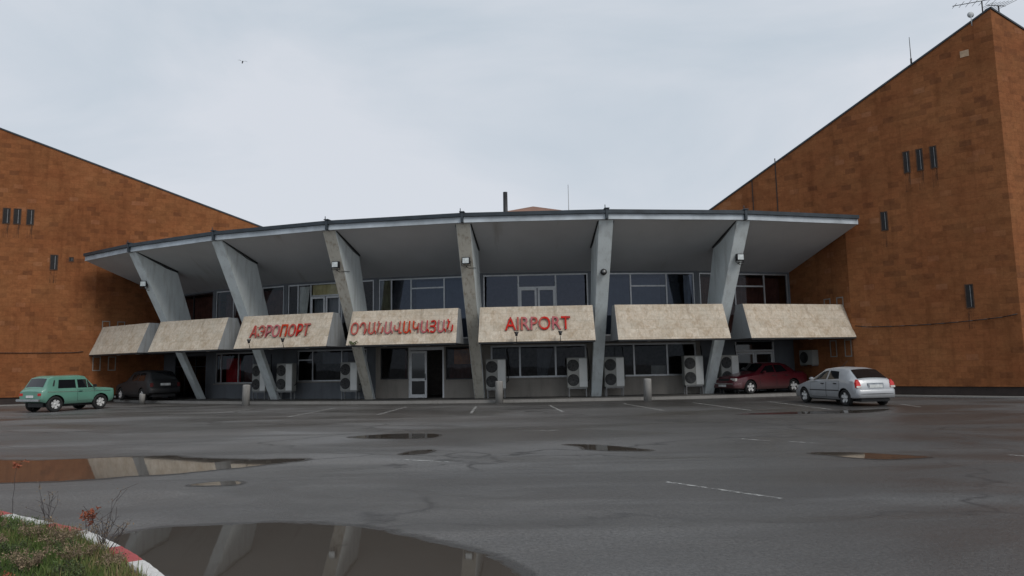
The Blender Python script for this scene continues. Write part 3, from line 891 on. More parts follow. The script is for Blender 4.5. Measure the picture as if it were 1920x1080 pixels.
# ------------------------------------------------------------------ the two brick wings
def wing(name, label, A, K, th_end, top_pts, side_dir, side_drop, flip):
    A, K = Vector(A), Vector(K)
    d = (A - K).normalized()
    Bf = Vector(rad(th_end, 30.0)[:2])
    z_at = lambda s: top_pts[0] + top_pts[1] * s            # s = metres from K towards the terminal
    LEN = (A - K).length
    FAR = (top_pts[0] - 8.51) / -top_pts[1]
    sd = Vector(side_dir).normalized()
    S = K + sd * 22
    def top(p):       # height of the tilted roof plane above p
        v = Vector((p[0] - K.x, p[1] - K.y))
        det = d.x * sd.y - d.y * sd.x
        a = (v.x * sd.y - v.y * sd.x) / det
        b_ = (d.x * v.y - d.y * v.x) / det
        return top_pts[0] + top_pts[1] * a + side_drop * b_
    F = K + d * FAR
    ZS = 8.06
    root = empty(name, (K.x, K.y, 0))
    tag(root, label, 'building')
    m = MB()
    o = lambda p, z: (p[0] - K.x, p[1] - K.y, z)
    bz = 0.42
    back = S + d * FAR
    zt = lambda p: max(top(p), ZS + 0.4)
    m.add([o(K, bz), o(A, bz), o(A, ZS), o(A, z_at(LEN)), o(K, z_at(0))], [(0, 1, 2, 3, 4)])
    m.add([o(A, ZS), o(F, ZS), o(F, zt(F)), o(A, z_at(LEN))], [(0, 1, 2, 3)])
    m.add([o(A, bz), o(Bf, bz), o(Bf, ZS), o(A, ZS)], [(0, 1, 2, 3)])
    m.add([o(K, bz), o(S, bz), o(S, zt(S)), o(K, z_at(0))], [(0, 1, 2, 3)])
    w = m.build('wall', M_TUFF, root, fix=False)
    bm = bmesh.new(); bm.from_mesh(w.data); bmesh.ops.recalc_face_normals(bm, faces=bm.faces)
    cen = K + (A - K) * 0.5 + sd * 3
    for f in bm.faces:
        c = f.calc_center_median(); v = Vector((c.x + K.x - cen.x, c.y + K.y - cen.y, 0))
        if f.normal.dot(v) < 0: f.normal_flip()
    bm.to_mesh(w.data); bm.free()
    w.data.uv_layers.remove(w.data.uv_layers[0]); auto_uv(w.data)
    # roof sheet and its dark metal verge
    m = MB()
    m.add([o(K, z_at(0) - 0.02), o(F, zt(F) - 0.02), o(back, zt(back)), o(S, zt(S) - 0.02)], [(0, 1, 2, 3)])
    m.build('roof', M_ROOF, root)
    m = MB()
    def verge(p, q, zp, zq):
        dv = Vector((q[0] - p[0], q[1] - p[1])).normalized()
        nn = Vector((dv.y, -dv.x))
        if nn.dot(Vector((p[0], p[1])) - cen) < 0: nn = -nn
        a0, a1 = Vector(p) + nn * 0.04, Vector(p) - nn * 0.25
        c0, c1 = Vector(q) + nn * 0.04, Vector(q) - nn * 0.25
        m.add([o(a0, zp - 0.03), o(a1, zp - 0.03), o(a1, zp + 0.05), o(a0, zp + 0.05), o(c0, zq - 0.03), o(c1, zq - 0.03), o(c1, zq + 0.05), o(c0, zq + 0.05)],
              [(0, 1, 2, 3), (4, 5, 6, 7), (0, 4, 5, 1), (1, 5, 6, 2), (2, 6, 7, 3), (3, 7, 4, 0)])
    verge(K, F, z_at(0), zt(F)); verge(K, S, z_at(0), zt(S))
    m.build('roof_edge', M_CAP, root)
    m = MB()
    ins = 0.05
    nf = Vector((d.y, -d.x)); nf = nf if nf.dot(K - cen) > 0 else -nf
    ns = Vector((sd.y, -sd.x)); ns = ns if ns.dot(K - cen) > 0 else -ns
    K2 = K - nf * ins - ns * ins; A2 = A - nf * ins; S2 = S - ns * ins
    m.add([o(K2, 0), o(A2, 0), o(A2, bz), o(K2, bz)], [(0, 1, 2, 3)])
    m.add([o(K2, 0), o(S2, 0), o(S2, bz), o(K2, bz)], [(0, 1, 2, 3)])
    m.add([o(A2, 0), o(Bf, 0), o(Bf, bz), o(A2, bz)], [(0, 1, 2, 3)])
    m.build('plinth', M_PLINTH, root)
    fa = atan2(-nf.x, nf.y) + pi        # local -y faces outwards from the front wall
    def slit(s, z0, z1, w_=0.30, nm='window', lab=None):
        c = K + d * s
        mm = MB()
        fwd = 0.014
        t = 0.035
        mm.box(-w_ / 2 - t, -w_ / 2, -fwd, 0.02, z0 - t, z1 + t); mm.box(w_ / 2, w_ / 2 + t, -fwd, 0.02, z0 - t, z1 + t)
        mm.box(-w_ / 2, w_ / 2, -fwd + 0.002, 0.02, z1, z1 + t); mm.box(-w_ / 2, w_ / 2, -fwd - 0.008, 0.02, z0 - t, z0)
        ww = mm.build(nm, M_TUFFD, root, loc=(c.x - K.x, c.y - K.y, 0), rotz=fa)
        g = MB(); g.box(-w_ / 2, w_ / 2, -0.006, -0.003, z0, z1)
        g.build('glass', M_SLITGLASS, ww)
        fr = MB(); fr.box(w_ * 0.12, w_ * 0.20, -0.011, -0.0065, z0 + 0.03, z1 - 0.03); fr.build('frame', M_STEEL, ww)
        st = MB(); hh = (z1 - z0) * 0.9
        st.add([(-w_ * .55, -0.003, z0 - t - hh), (w_ * .45, -0.003, z0 - t - hh), (w_ * .5, -0.003, z0 - t), (-w_ * .5, -0.003, z0 - t)], [(0, 1, 2, 3)])
        st.build('rain_stain', M_STAIN, ww, fix=False)
        return ww
    return root, slit, d, fa, cen
WR, slitR, dR, faR, _c = wing('brick_wing', 'tall orange brown stone wing whose sharp corner rises highest above the roof', KA, KK, THR, (16.15, -0.493), (0.945, 0.33), -0.45, 1)
for x, y in ((17.62, 30.2), (18.0, 29.85), (18.4, 29.5)):
    slitR((Vector((x, y)) - KK).length, 9.82, 10.75, 0.21)
slitR((Vector((16.84, 30.95)) - KK).length, 7.38, 8.2, 0.24)
slitR((Vector((19.02, 28.9)) - KK).length, 3.68, 4.62, 0.24)
_ls = -(LA - LK).normalized()
s0 = (Vector((-27.9, 36.97)) - LK).length
WL, slitL, dL, faL, _c = wing('brick_wing', 'orange brown stone wing behind the green car, roof sloping down to the terminal', LA, LK, THL, (15.05 + 0.341 * s0, -0.341), (-0.98, 0.2), -0.45, -1)
for x, y in ((-27.4, 37.18), (-26.95, 37.37), (-26.4, 37.61)):
    slitL((Vector((x, y)) - LK).length, 9.80, 10.62, 0.30)
slitL((Vector((-25.28, 38.09)) - LK).length, 7.35, 8.15, 0.32)
slitL((Vector((-24.53, 38.41)) - LK).length, 7.85, 8.05, 0.18)
# slit windows on the shaded return walls under the canopy
def return_slits(root, K, th, Rs, z0, z1, side):
    for R in Rs:
        p = rad(th, R)
        mm = MB()
        # local x along the radius, local y across the wall
        t = 0.05
        y0, y1 = (0.0, 0.06) if side > 0 else (-0.06, 0.0)
        mm.box(-0.16 - t, -0.16, y0, y1, z0, z1); mm.box(0.16, 0.16 + t, y0, y1, z0, z1)
        mm.box(-0.16, 0.16, y0, y1 , z1 - t, z1); mm.box(-0.16, 0.16, y0, y1, z0, z0 + t)
        ang = atan2(-cos(th), sin(th))
        ww = mm.build('window', M_SILLWALL, root, loc=(p[0] - K.x, p[1] - K.y, 0), rotz=ang)
        g = MB(); yy = 0.02 * side; g.box(-0.16, 0.16, min(yy, yy * 1.5), max(yy, yy * 1.5), z0 + t, z1 - t); g.build('glass', M_CARGLASS, ww)
return_slits(WL, LK, THL, (41.0, 40.2), 1.75, 2.55, 1); return_slits(WL, LK, THL, (40.6, 39.8), 3.9, 4.55, 1)
return_slits(WR, KK, THR, (40.9, 40.0), 1.75, 2.55, -1); return_slits(WR, KK, THR, (40.6, 39.8), 3.9, 4.55, -1)
# vertical expansion joints and the pale replaced blocks of the tall wing
def on_wing(K, d, s, z, fa):
    c = K + d * s
    return (c.x, c.y, z)
m = MB()
for x, y, zb, zt in ((12.44, 35.05, 8.3, 10.9), (13.35, 34.2, 8.3, 11.75)):
    s = (Vector((x, y)) - KK).length
    c = dR * s
    mm = MB(); mm.box(-0.025, 0.025, -0.012, 0.0, zb, zt); mm.build('expansion_joint', M_PLINTH, WR, loc=(c.x, c.y, 0), rotz=faR)
mm = MB(); c = dR * (Vector((19.47, 28.49)) - KK).length; mm.box(-0.16, 0.16, -0.012, 0.0, -0.14, 0.14); mm.build('pale_block', simple('pale_stone', (0.42, 0.30, 0.20), 0.9), WR, loc=(c.x, c.y, 14.5), rotz=faR)
# sagging service cables on the two walls
def cable(K, d, fa, s0, s1, z0, z1, sag, label):
    n = Vector((sin(fa), -cos(fa)))
    m = MB(); pts = []
    for k in range(13):
        t = k / 12
        p = K + d * (s0 + (s1 - s0) * t) + n * 0.05
        pts.append((p.x - K.x, p.y - K.y, z0 + (z1 - z0) * t - sag * 4 * t * (1 - t) + (0.05 if k == 0 or k == 12 else 0)))
    m.path(pts, 0.018, 5)
    o = m.build('wall_cable', M_DARK, loc=(K.x, K.y, 0))
    tag(o, label, 'cable')
cable(KK, dR, faR, 0.1, 6.2, 3.26, 3.10, 0.12, 'thin black cable sagging across the tall wing beside the silver car')
cable(LK, dL, faL, 0.4, 5.9, 2.83, 2.78, 0.03, 'thin dark cable along the wing above the green car')

# pyramid roof far behind, chimney pipe, masts
bb = empty('brick_tower', (2.05, 62, 0))
tag(bb, 'brown pyramid roof peeping over the terminal roof beside the black chimney pipe', 'building')
m = MB(); m.box(-2.5, 2.5, -2.5, 2.5, 0, 14.85); m.build('wall', M_TUFF, bb)
m = MB(); ap = (0.0, 0, 15.95); q = [(-2.8, -2.8, 14.86), (2.8, -2.8, 14.86), (2.8, 2.8, 14.86), (-2.8, 2.8, 14.86)]
m.add(q + [ap], [(0, 1, 4), (1, 2, 4), (2, 3, 4), (3, 0, 4), (0, 3, 2, 1)]); m.build('roof', simple('brown_roof', (0.20, 0.10, 0.065), 0.8, 0, 0.3, 0.6), bb)
m = MB(); m.lathe([(0.0, 8.2), (0.13, 8.2), (0.12, 11.1), (0.09, 11.1), (0.09, 10.8)], (-0.28, 37.5, 0)); m.lathe([(0.0, 8.25), (0.3, 8.25), (0.16, 8.6), (0.13, 8.6)], (-0.28, 37.5, 0))
tag(m.build('chimney_pipe', M_DARK), 'black chimney pipe standing on the terminal roof', 'chimney')
m = MB(); m.tube((3.1, 36.5, 8.2), (3.1, 36.5, 11.2), 0.022, 0.012); m.tube((3.1, 36.5, 8.2), (3.1, 36.5, 8.7), 0.05); m.tube((2.7, 36.5, 8.3), (3.1, 36.5, 9.3), 0.01); m.tube((3.5, 36.5, 8.3), (3.1, 36.5, 9.3), 0.01)
tag(m.build('antenna_mast', M_STEEL), 'thin pale mast rising from the terminal roof beside the brown pyramid', 'antenna')
m = MB(); m.tube((18.03, 29.9, 14.6), (18.03, 29.9, 15.95), 0.02, 0.012); m.tube((18.03, 29.9, 14.6), (18.03, 29.9, 14.95), 0.04)
tag(m.build('lightning_rod', M_DARK), 'short dark rod on the sloping edge of the tall wing', 'rod')
def yagi(loc, ang, h, label, boom=1.5, dish=False):
    r = empty('roof_antenna', loc, ang)
    tag(r, label, 'antenna', 'aerials on the peak of the tall wing')
    m = MB(); m.tube((0, 0, -0.3), (0, 0, h), 0.028); m.build('mast', M_DARK, r)
    m = MB(); m.tube((-boom * .75, 0, h - 0.1), (boom * .45, 0, h + 0.05), 0.016)
    for k in range(7):
        x = -boom * .7 + k * boom * 1.1 / 6
        l = 0.22 + 0.05 * k
        zz = h - 0.1 + 0.15 * (x + boom * .75) / (boom * 1.2)
        m.tube((x, -l, zz), (x, l, zz), 0.009, n=5)
    m.build('boom', M_DARK, r)
    if dish:
        m = MB(); m.lathe([(0.02, 0.0), (0.08, 0.02), (0.13, 0.05), (0.135, 0.045), (0.08, 0.01), (0.0, -0.01)], (-0.45, 0, 0.0), 'Y', 18)
        m.tube((-0.45, 0.02, 0.0), (-0.45, 0.02, -0.5), 0.02)
        m.build('dish', simple('pale_dish', (0.42, 0.44, 0.45), 0.6), r)
yagi((20.15, 28.1, 16.1), radians(-12), 0.55, 'left aerial with a pale dish on the peak of the tall wing', dish=True)
yagi((20.95, 28.25, 15.75), radians(20), 0.75, 'right dark aerial without a dish on the peak of the tall wing', 0.95)
# bird
m = MB(); m.add([(-0.6, 0, 0.10), (-0.3, 0.06, 0.16), (0, 0, 0.02), (-0.3, -0.08, 0.14), (0.6, 0, 0.10), (0.3, 0.06, 0.16), (0.3, -0.08, 0.14)], [(0, 3, 2, 1), (4, 5, 2, 6)])
m.lathe([(0.0, -0.28), (0.06, -0.18), (0.08, 0.0), (0.04, 0.18), (0.07, 0.34), (0.0, 0.35)], (0, 0, 0), 'Y', 10)
tag(m.build('bird', M_DARK, loc=(-31, 78, 37.5), rotz=0.5), 'small dark bird flying in the grey sky', 'bird')

# ------------------------------------------------------------------ air conditioners
M_ACB = simple('ac_casing', (0.27, 0.272, 0.255), 0.5, 0, 0.12, 1.5)
M_ACD = simple('ac_fan_dark', (0.025, 0.026, 0.027), 0.6)
def make_ac():
    r = empty('air_conditioner', (0, 0, 0))
    m = MB(); m.box(-0.475, 0.475, 0.0, 0.36, 0.42, 1.82); o = m.build('casing', M_ACB, r, bevel=0.02)
    m = MB(); m.box(0.09, 0.455, -0.012, -0.001, 0.46, 1.78); m.box(0.16, 0.30, -0.022, -0.013, 1.5, 1.66); m.build('service_panel', simple('ac_panel', (0.60, 0.605, 0.585), 0.45, 0, 0.1, 2), r, bevel=0.004)
    for z in (0.78, 1.46):
        m = MB()
        m.lathe([(0.0, -0.004), (0.255, -0.004), (0.265, -0.02), (0.275, -0.004)], (-0.19, 0, z), 'Y', 28)
        f = m.build('fan', M_ACD, r)
        m = MB()
        for rr in (0.08, 0.13, 0.18, 0.225):
            m.lathe([(rr - 0.006, -0.016), (rr + 0.006, -0.016), (rr + 0.006, -0.026), (rr - 0.006, -0.026), (rr - 0.006, -0.016)], (-0.19, 0, z), 'Y', 24)
        for k in range(8):
            t = k * pi / 4
            m.tube((-0.19 + 0.05 * cos(t), -0.02, z + 0.05 * sin(t)), (-0.19 + 0.25 * cos(t), -0.02, z + 0.25 * sin(t)), 0.007, n=4)
        m.build('grille', simple('ac_grille', (0.10, 0.10, 0.10), 0.5), f)
    m = MB()
    for x in (-0.4, 0.4):
        m.box(x - 0.02, x + 0.02, 0.02, 0.06, 0.0, 0.42); m.box(x - 0.02, x + 0.02, 0.30, 0.34, 0.0, 0.42)
        m.box(x - 0.02, x + 0.02, 0.06, 0.30, 0.36, 0.40)
    m.box(-0.38, 0.38, 0.025, 0.055, 0.37, 0.41)
    m.build('stand', M_STEEL, r)
    m = MB(); m.path([(0.47, 0.2, 0.7), (0.56, 0.25, 0.8), (0.58, 0.3, 1.4), (0.50, 0.34, 2.3)], 0.022); m.build('pipe', M_DARK, r)
    return r
AC0 = make_ac()
ACS = [(1, 1.95, 38.2, 'air conditioner half hidden by the second fin from the green car, beside the red curtain'),
       (2, -1.98, 38.15, 'air conditioner under the Cyrillic sign, left of the dark window'),
       (2, 1.75, 38.15, 'air conditioner under the Cyrillic sign, beside the weathered fin'),
       (4, -1.95, 38.2, 'air conditioner under the AIRPORT sign with a bollard standing in front of it'),
       (4, 1.87, 38.2, 'air conditioner under the AIRPORT sign at the end away from the bollard'),
       (5, -1.92, 38.2, 'air conditioner directly right of the fin beside the AIRPORT sign'),
       (5, 1.95, 38.2, 'air conditioner at the end of the blank panel, left of the last fin'),
       (6, -1.75, 38.3, 'air conditioner between the last fin and the double door, behind the red car')]
def bay_pt(i, u, r, z):
    f = bayrot(i)
    return (CX + r * sin(f) + u * cos(f), CY - r * cos(f) + u * sin(f), z)
for k, (i, u, r, lab) in enumerate(ACS):
    o = AC0 if k == 0 else copy_tree(AC0)
    o.location = bay_pt(i, u, r, 0.12)
    o.rotation_euler = (0, 0, bayrot(i))
    tag(o, lab, 'air conditioner', 'outdoor units standing along the terminal wall')
# wall hung unit on the return wall near the silver car
r = empty('wall_air_conditioner', rad(THR, 38.55, 1.4), THR - pi / 2)
tag(r, 'pale air conditioner hung on the shaded return wall above the red car', 'air conditioner')
m = MB(); m.box(-0.45, 0.45, -0.42, -0.04, 0, 0.72); m.build('casing', M_ACB, r, bevel=0.02)
m = MB(); m.lathe([(0.0, -0.425), (0.26, -0.425), (0.27, -0.44), (0.28, -0.425)], (-0.12, 0, 0.36), 'Y', 24); m.build('fan', M_ACD, r)
m = MB(); m.box(-0.4, -0.36, -0.4, 0, -0.06, -0.005); m.box(0.36, 0.4, -0.4, 0, -0.06, -0.005); m.build('bracket', M_STEEL, r)

# ------------------------------------------------------------------ lamps
def make_flood():
    r = empty('floodlight', (0, 0, 0))
    m = MB(); m.box(-0.17, 0.17, -0.26, -0.10, -0.15, 0.15); m.box(-0.12, 0.12, -0.10, -0.05, -0.1, 0.1)
    m.build('housing', M_DARK, r, bevel=0.015)
    m = MB(); m.box(-0.135, 0.135, -0.268, -0.2605, -0.115, 0.115); m.build('lens', M_LAMPGLASS, r)
    m = MB(); m.tube((-0.19, -0.16, 0), (-0.19, -0.16, -0.22), 0.014); m.tube((0.19, -0.16, 0), (0.19, -0.16, -0.22), 0.014); m.tube((-0.19, -0.16, -0.22), (0.19, -0.16, -0.22), 0.014); m.tube((0, -0.16, -0.22), (0, 0.03, -0.26), 0.02)
    m.path([(0, 0.0, -0.26), (0.12, -0.03, -0.32), (0.30, 0.1, -0.28), (0.34, 0.5, -0.24)], 0.012)
    m.build('bracket', M_DARK, r)
    return r
FL0 = make_flood()
FLS = [(0, 6.05, -0.16, 'floodlight on the fin farthest from the entrance, over the dark parked car'), (2, 6.16, 0.0, 'floodlight on the brown weathered fin'), (3, 6.08, 0.0, 'floodlight on the fin between the Armenian and AIRPORT signs'), (5, 6.09, 0.10, 'floodlight on the last fin, above the red car')]
for k, (i, z, du, lab) in enumerate(FLS):
    o = FL0 if k == 0 else copy_tree(FL0)
    th = ANG[i + 1]
    R = 38.03 + (z - 0.15) * 0.539
    p = Vector(rad(th, R, z))
    o.location = (p.x + du * cos(th), p.y + du * sin(th), z + 0.1)
    o.rotation_euler = (0, 0, th + (0.0 if i else 0.5))
    tag(o, lab, 'floodlight', 'floodlights on the concrete fins')
th = ANG[5]; R = 38.03 + (5.66 - .15) * .539
r = empty('round_lamp', rad(th, R + 0.02, 5.6), th); tag(r, 'small round dark lamp on the fin right of the AIRPORT sign', 'lamp')
m = MB(); m.lathe([(0.0, -0.14), (0.10, -0.13), (0.14, -0.06), (0.14, 0.03), (0.0, 0.03)], (0, 0, 0), 'Y', 16); m.build('housing', M_DARK, r)
m = MB(); m.lathe([(0.0, -0.147), (0.08, -0.143), (0.08, -0.135)], (0, 0, 0), 'Y', 16); m.build('lens', M_STEEL, r)
m = MB(); m.tube((0, 0.03, 0), (0, 0.08, 0.0), 0.06); m.build('bracket', M_DARK, r)
def make_spot():
    r = empty('sign_spotlight', (0, 0, 0))
    m = MB(); m.path([(0, 0.12, -0.12), (0, -0.12, -0.10), (0, -0.20, 0.12)], 0.014); m.build('arm', M_DARK, r)
    m = MB(); m.lathe([(0.0, 0.0), (0.05, 0.0), (0.055, 0.06), (0.10, 0.18), (0.09, 0.18), (0.04, 0.07)], (0, -0.21, 0.14), 'Z', 14); m.build('lamp_head', M_DARK, r)
    return r
SP0 = make_spot()
for k, (i, u, lab) in enumerate(((2, -1.42, 'black spotlight under the first letter of the Cyrillic sign'), (2, 0.42, 'black spotlight below the middle letters of the Cyrillic sign'), (4, -0.86, 'black spotlight under the I of the AIRPORT sign'), (4, 1.0, 'black spotlight under the last letters of the AIRPORT sign'))):
    o = SP0 if k == 0 else copy_tree(SP0)
    o.location = bay_pt(i, u, 41.35, 2.72)
    o.rotation_euler = (0, 0, bayrot(i))
    tag(o, lab, 'spotlight', 'spotlights lighting the signs')
m = MB(); m.lathe([(0.0, -0.07), (0.09, -0.06), (0.13, -0.015), (0.13, 0.0), (0.0, 0.0)], n=16)
CL0 = m.build('ceiling_lamp', simple('opal_lamp', (0.55, 0.55, 0.52), 0.3))
nm = ['the panel above the dark car', 'the blank panel left of the Cyrillic sign', 'the Cyrillic sign', 'the Armenian sign', 'the AIRPORT sign', 'the blank panel right of AIRPORT', 'the panel above the red car']
first = True
for i in range(7):
    for u, s in ((-0.95, 'left'), (1.05, 'right')):
        o = CL0 if first else CL0.copy()
        if not first:
            col.objects.link(o)
        first = False
        o.location = bay_pt(i, u, 40.6, 2.632)
        tag(o, 'small ceiling lamp under %s, %s of its pair' % (nm[i], s), 'ceiling lamp', 'ceiling lamps under the balcony')

# ------------------------------------------------------------------ bollards
m = MB(); m.lathe([(0.0, 0.0), (0.17, 0.0), (0.17, 0.92), (0.155, 0.97), (0.0, 0.985)], n=20)
B0 = m.build('bollard', conc('bollard_concrete', (0.30, 0.29, 0.275), (0.13, 0.12, 0.11), scale=2))
for k, (x, y, lab) in enumerate(((-12.4, 32.6, 'grey concrete bollard in front of the window with the red curtain'), (-0.65, 30.84, 'grey concrete bollard in front of the air conditioner under the AIRPORT sign'), (5.72, 30.2, 'grey concrete bollard in front of the blank panel right of the AIRPORT sign'), (-18.9, 35.8, 'grey concrete bollard by the dark car under the canopy'))):
    o = B0 if k == 0 else B0.copy()
    if k:
        col.objects.link(o)
    o.location = (x, y, -0.01)
    o.rotation_euler = (0.01 * k, 0.02 - 0.012 * k, k)
    if k == 3:
        o.scale = (0.8, 0.8, 0.55)
    tag(o, lab, 'bollard', 'concrete bollards along the pavement')

# ------------------------------------------------------------------ cars
def lerp_tab(tab, x):
    if x <= tab[0][0]:
        return tab[0][1]
    for (a, va), (c, vc) in zip(tab, tab[1:]):
        if x <= c:
            t = (x - a) / (c - a)
            return va + (vc - va) * t
    return tab[-1][1]
M_TYRE = simple('tyre_rubber', (0.014, 0.014, 0.014), 0.85)
M_RIM = simple('alloy_rim', (0.58, 0.58, 0.57), 0.35, 0.1, 0.1)
M_BLACKPL = simple('black_plastic', (0.015, 0.015, 0.016), 0.55)
M_REDL = simple('tail_lamp_red', (0.55, 0.02, 0.015), 0.12, 0, 0.15, spec=0.8)
M_CLEAR = simple('lamp_clear', (0.62, 0.60, 0.56), 0.1)
M_PLATE = simple('plate_white', (0.62, 0.63, 0.62), 0.4)
M_CHROME = simple('chrome', (0.55, 0.55, 0.55), 0.2, 0.9, 0.1)
def wheel(parent, x, side, W, r, wd=0.19, spokes=5, rim=0.66, mat=None):
    """side=+1 left (+y), -1 right"""
    rt = empty('wheel', (x, side * (W / 2 - wd / 2 - 0.015), r))
    rt.parent = parent
    rt.rotation_euler = (0, 0, 0 if side > 0 else pi)
    R = r * rim
    m = MB()
    m.lathe([(R, -wd / 2), (r - 0.03, -wd / 2), (r, -wd / 2 + 0.03), (r, wd / 2 - 0.03), (r - 0.03, wd / 2), (R, wd / 2 - 0.005), (R, -wd / 2)], (0, 0, 0), 'Y', 32)
    m.build('tyre', M_TYRE, rt)
    m = MB()
    m.lathe([(R + 0.004, wd / 2 + 0.004), (R - 0.03, wd / 2 - 0.004), (R - 0.035, 0.0), (0.0, 0.0)], (0, 0, 0), 'Y', 32, 0)
    for k in range(spokes):
        t = 2 * pi * k / spokes + 0.3
        a = Vector((cos(t), 0, sin(t))); b_ = Vector((-sin(t), 0, cos(t)))
        y0, y1 = 0.01, wd / 2 - 0.012
        p = [a * 0.03 + b_ * 0.045, a * (R - 0.02) + b_ * 0.055 * (r / 0.3), a * (R - 0.02) - b_ * 0.055 * (r / 0.3), a * 0.03 - b_ * 0.045]
        m.add([(q.x, y1 - (0.0 if j in (1, 2) else 0.02), q.z) for j, q in enumerate(p)] + [(q.x, y0, q.z) for q in p], [(0, 1, 2, 3), (0, 4, 5, 1), (1, 5, 6, 2), (2, 6, 7, 3), (3, 7, 4, 0)], 1)
    m.lathe([(0.0, wd / 2 - 0.02), (0.055, wd / 2 - 0.022), (0.06, 0.01)], (0, 0, 0), 'Y', 14, 1)
    m.build('rim', [M_BLACKPL, mat or M_RIM], rt)
    return rt

class Car:
    def __init__(self, name, label, cat, loc, heading, spec, paint):
        self.s = spec
        self.root = empty(name, loc, heading)
        tag(self.root, label, cat)
        self.paint = paint
    def ev(self, x):
        s = self.s
        return dict(w=lerp_tab(s['w'], x), zl=lerp_tab(s['low'], x), zb=lerp_tab(s['belt'], x), zt=lerp_tab(s['top'], x), wt=lerp_tab(s['wt'], x))
    def sect(self, x):
        e = self.ev(x)
        w, zl, zb, zt, wt = e['w'], e['zl'], e['zb'], e['zt'], e['wt']
        zb = min(zb, zt - 0.03)
        zm = zl + (zb - zl) * 0.52
        h = zt - zb
        cr = 0.035
        return [(0, zl), (w * 0.90, zl), (w * 0.965, zl + 0.07), (w * 0.992, zl + (zm - zl) * 0.55), (w, zm), (w * 0.99, zm + (zb - zm) * 0.6), (w * 0.965, zb),
                (wt + 0.012, zt - min(0.045, h * 0.45)), (wt - 0.03, zt - min(0.012, h * 0.15)), (wt - 0.12, zt + 0.004), (wt * 0.5, zt + cr * 0.75), (0, zt + cr)]
    def side_y(self, x, z):
        pts = self.sect(x)[1:9]
        for (y0, z0), (y1, z1) in zip(pts, pts[1:]):
            if z0 <= z <= z1:
                t = (z - z0) / max(1e-6, z1 - z0)
                return y0 + (y1 - y0) * t
        return pts[-1][0]
    def top_z(self, x, y):
        e = self.ev(x)
        wt = max(0.1, e['wt'])
        return e['zt'] + 0.035 * max(0, 1 - (abs(y) / wt) ** 2)
    def body(self):
        s = self.s
        L = s['L']
        xs = sorted(set([0.0, 0.02, 0.06, L - 0.06, L - 0.02, L] + [round(k * 0.07, 3) for k in range(1, int(L / 0.07))] + [p[0] for p in s['top']]))
        xs = [x for i, x in enumerate(xs) if i == 0 or x - xs[i - 1] > 0.008]
        m = MB()
        S = [self.sect(x) for x in xs]
        n = len(S[0])
        loop = []
        vs = []
        N = 2 * n - 2
        for x, sc in zip(xs, S):
            k = 1.0
            ring_ = [(x, y, z) for y, z in sc] + [(x, -y, z) for y, z in sc[-2:0:-1]]
            vs += ring_
        fs = []
        for i in range(len(xs) - 1):
            for k in range(N):
                l = (k + 1) % N
                fs.append((i * N + k, (i + 1) * N + k, (i + 1) * N + l, i * N + l))
        fs.append(tuple(range(N)))
        fs.append(tuple(range((len(xs) - 1) * N, len(xs) * N)))
        m.add(vs, fs, 0, True)
        o = m.build('body', [self.paint, M_BLACKPL], self.root)
        # wheel arches cut out
        W = max(v for _, v in s['w']) * 2
        c = MB()
        for x in s['axles']:
            for sd in (1, -1):
                y0 = sd * (W / 2 - 0.30); y1 = sd * (W / 2 + 0.2)
                c.tube((x, y0, s['r'] + s.get('lift', 0.02)), (x, y1, s['r'] + s.get('lift', 0.02)), s['r'] + s.get('arch', 0.055), n=28)
        co = c.build('cutter', [M_BLACKPL], self.root)
        md = o.modifiers.new('cut', 'BOOLEAN')
        md.operation = 'DIFFERENCE'; md.object = co; md.solver = 'EXACT'
        try:
            md.material_mode = 'TRANSFER'
        except Exception:
            pass
        dg = bpy.context.evaluated_depsgraph_get(); dg.update()
        me = bpy.data.meshes.new_from_object(o.evaluated_get(dg))
        o.modifiers.clear()
        o.data = me
        bpy.data.objects.remove(co)
        for p in me.polygons:
            p.use_smooth = True
        me.set_sharp_from_angle(angle=radians(32))
        self.W = W
        self.b = o
        return o
    def patch(self, name, poly, side, off, mat, parent=None, sub=1):
        """polygon in (x,z) laid on the body side"""
        pts = []
        n = len(poly)
        for i in range(n):
            a, c = poly[i], poly[(i + 1) % n]
            k = max(1, int(sqrt((c[0] - a[0]) ** 2 + (c[1] - a[1]) ** 2) / 0.15)) if sub else 1
            for j in range(k):
                pts.append((a[0] + (c[0] - a[0]) * j / k, a[1] + (c[1] - a[1]) * j / k))
        m = MB()
        vs = [(x, side * (self.side_y(x, z) + off), z) for x, z in pts]
        vi = [(x, side * (self.side_y(x, z) - 0.03), z) for x, z in pts]
        k = len(pts)
        m.add(vs + vi, [tuple(range(k)) if side < 0 else tuple(range(k))[::-1]] + [(i, (i + 1) % k, k + (i + 1) % k, k + i) for i in range(k)])
        return m.build(name, mat, parent or self.root)
    def door(self, poly, side, handle=None):
        cx = sum(p[0] for p in poly) / len(poly); cz = sum(p[1] for p in poly) / len(poly)
        sh = [(cx + (x - cx) * (1 - 0.028), cz + (z - cz) * (1 - 0.035)) for x, z in poly]
        d = self.banded('door', sh, side, 0.006, self.paint)
        self.banded('door_seam', poly, side, 0.002, M_BLACKPL, d)
        if handle:
            x, z = handle
            y = self.side_y(x, z)
            m = MB(); m.box(x - 0.09, x + 0.09, min(side * (y + 0.008), side * (y + 0.04)), max(side * (y + 0.008), side * (y + 0.04)), z - 0.018, z + 0.018)
            m.build('handle', M_BLACKPL, d, bevel=0.006)
        return d
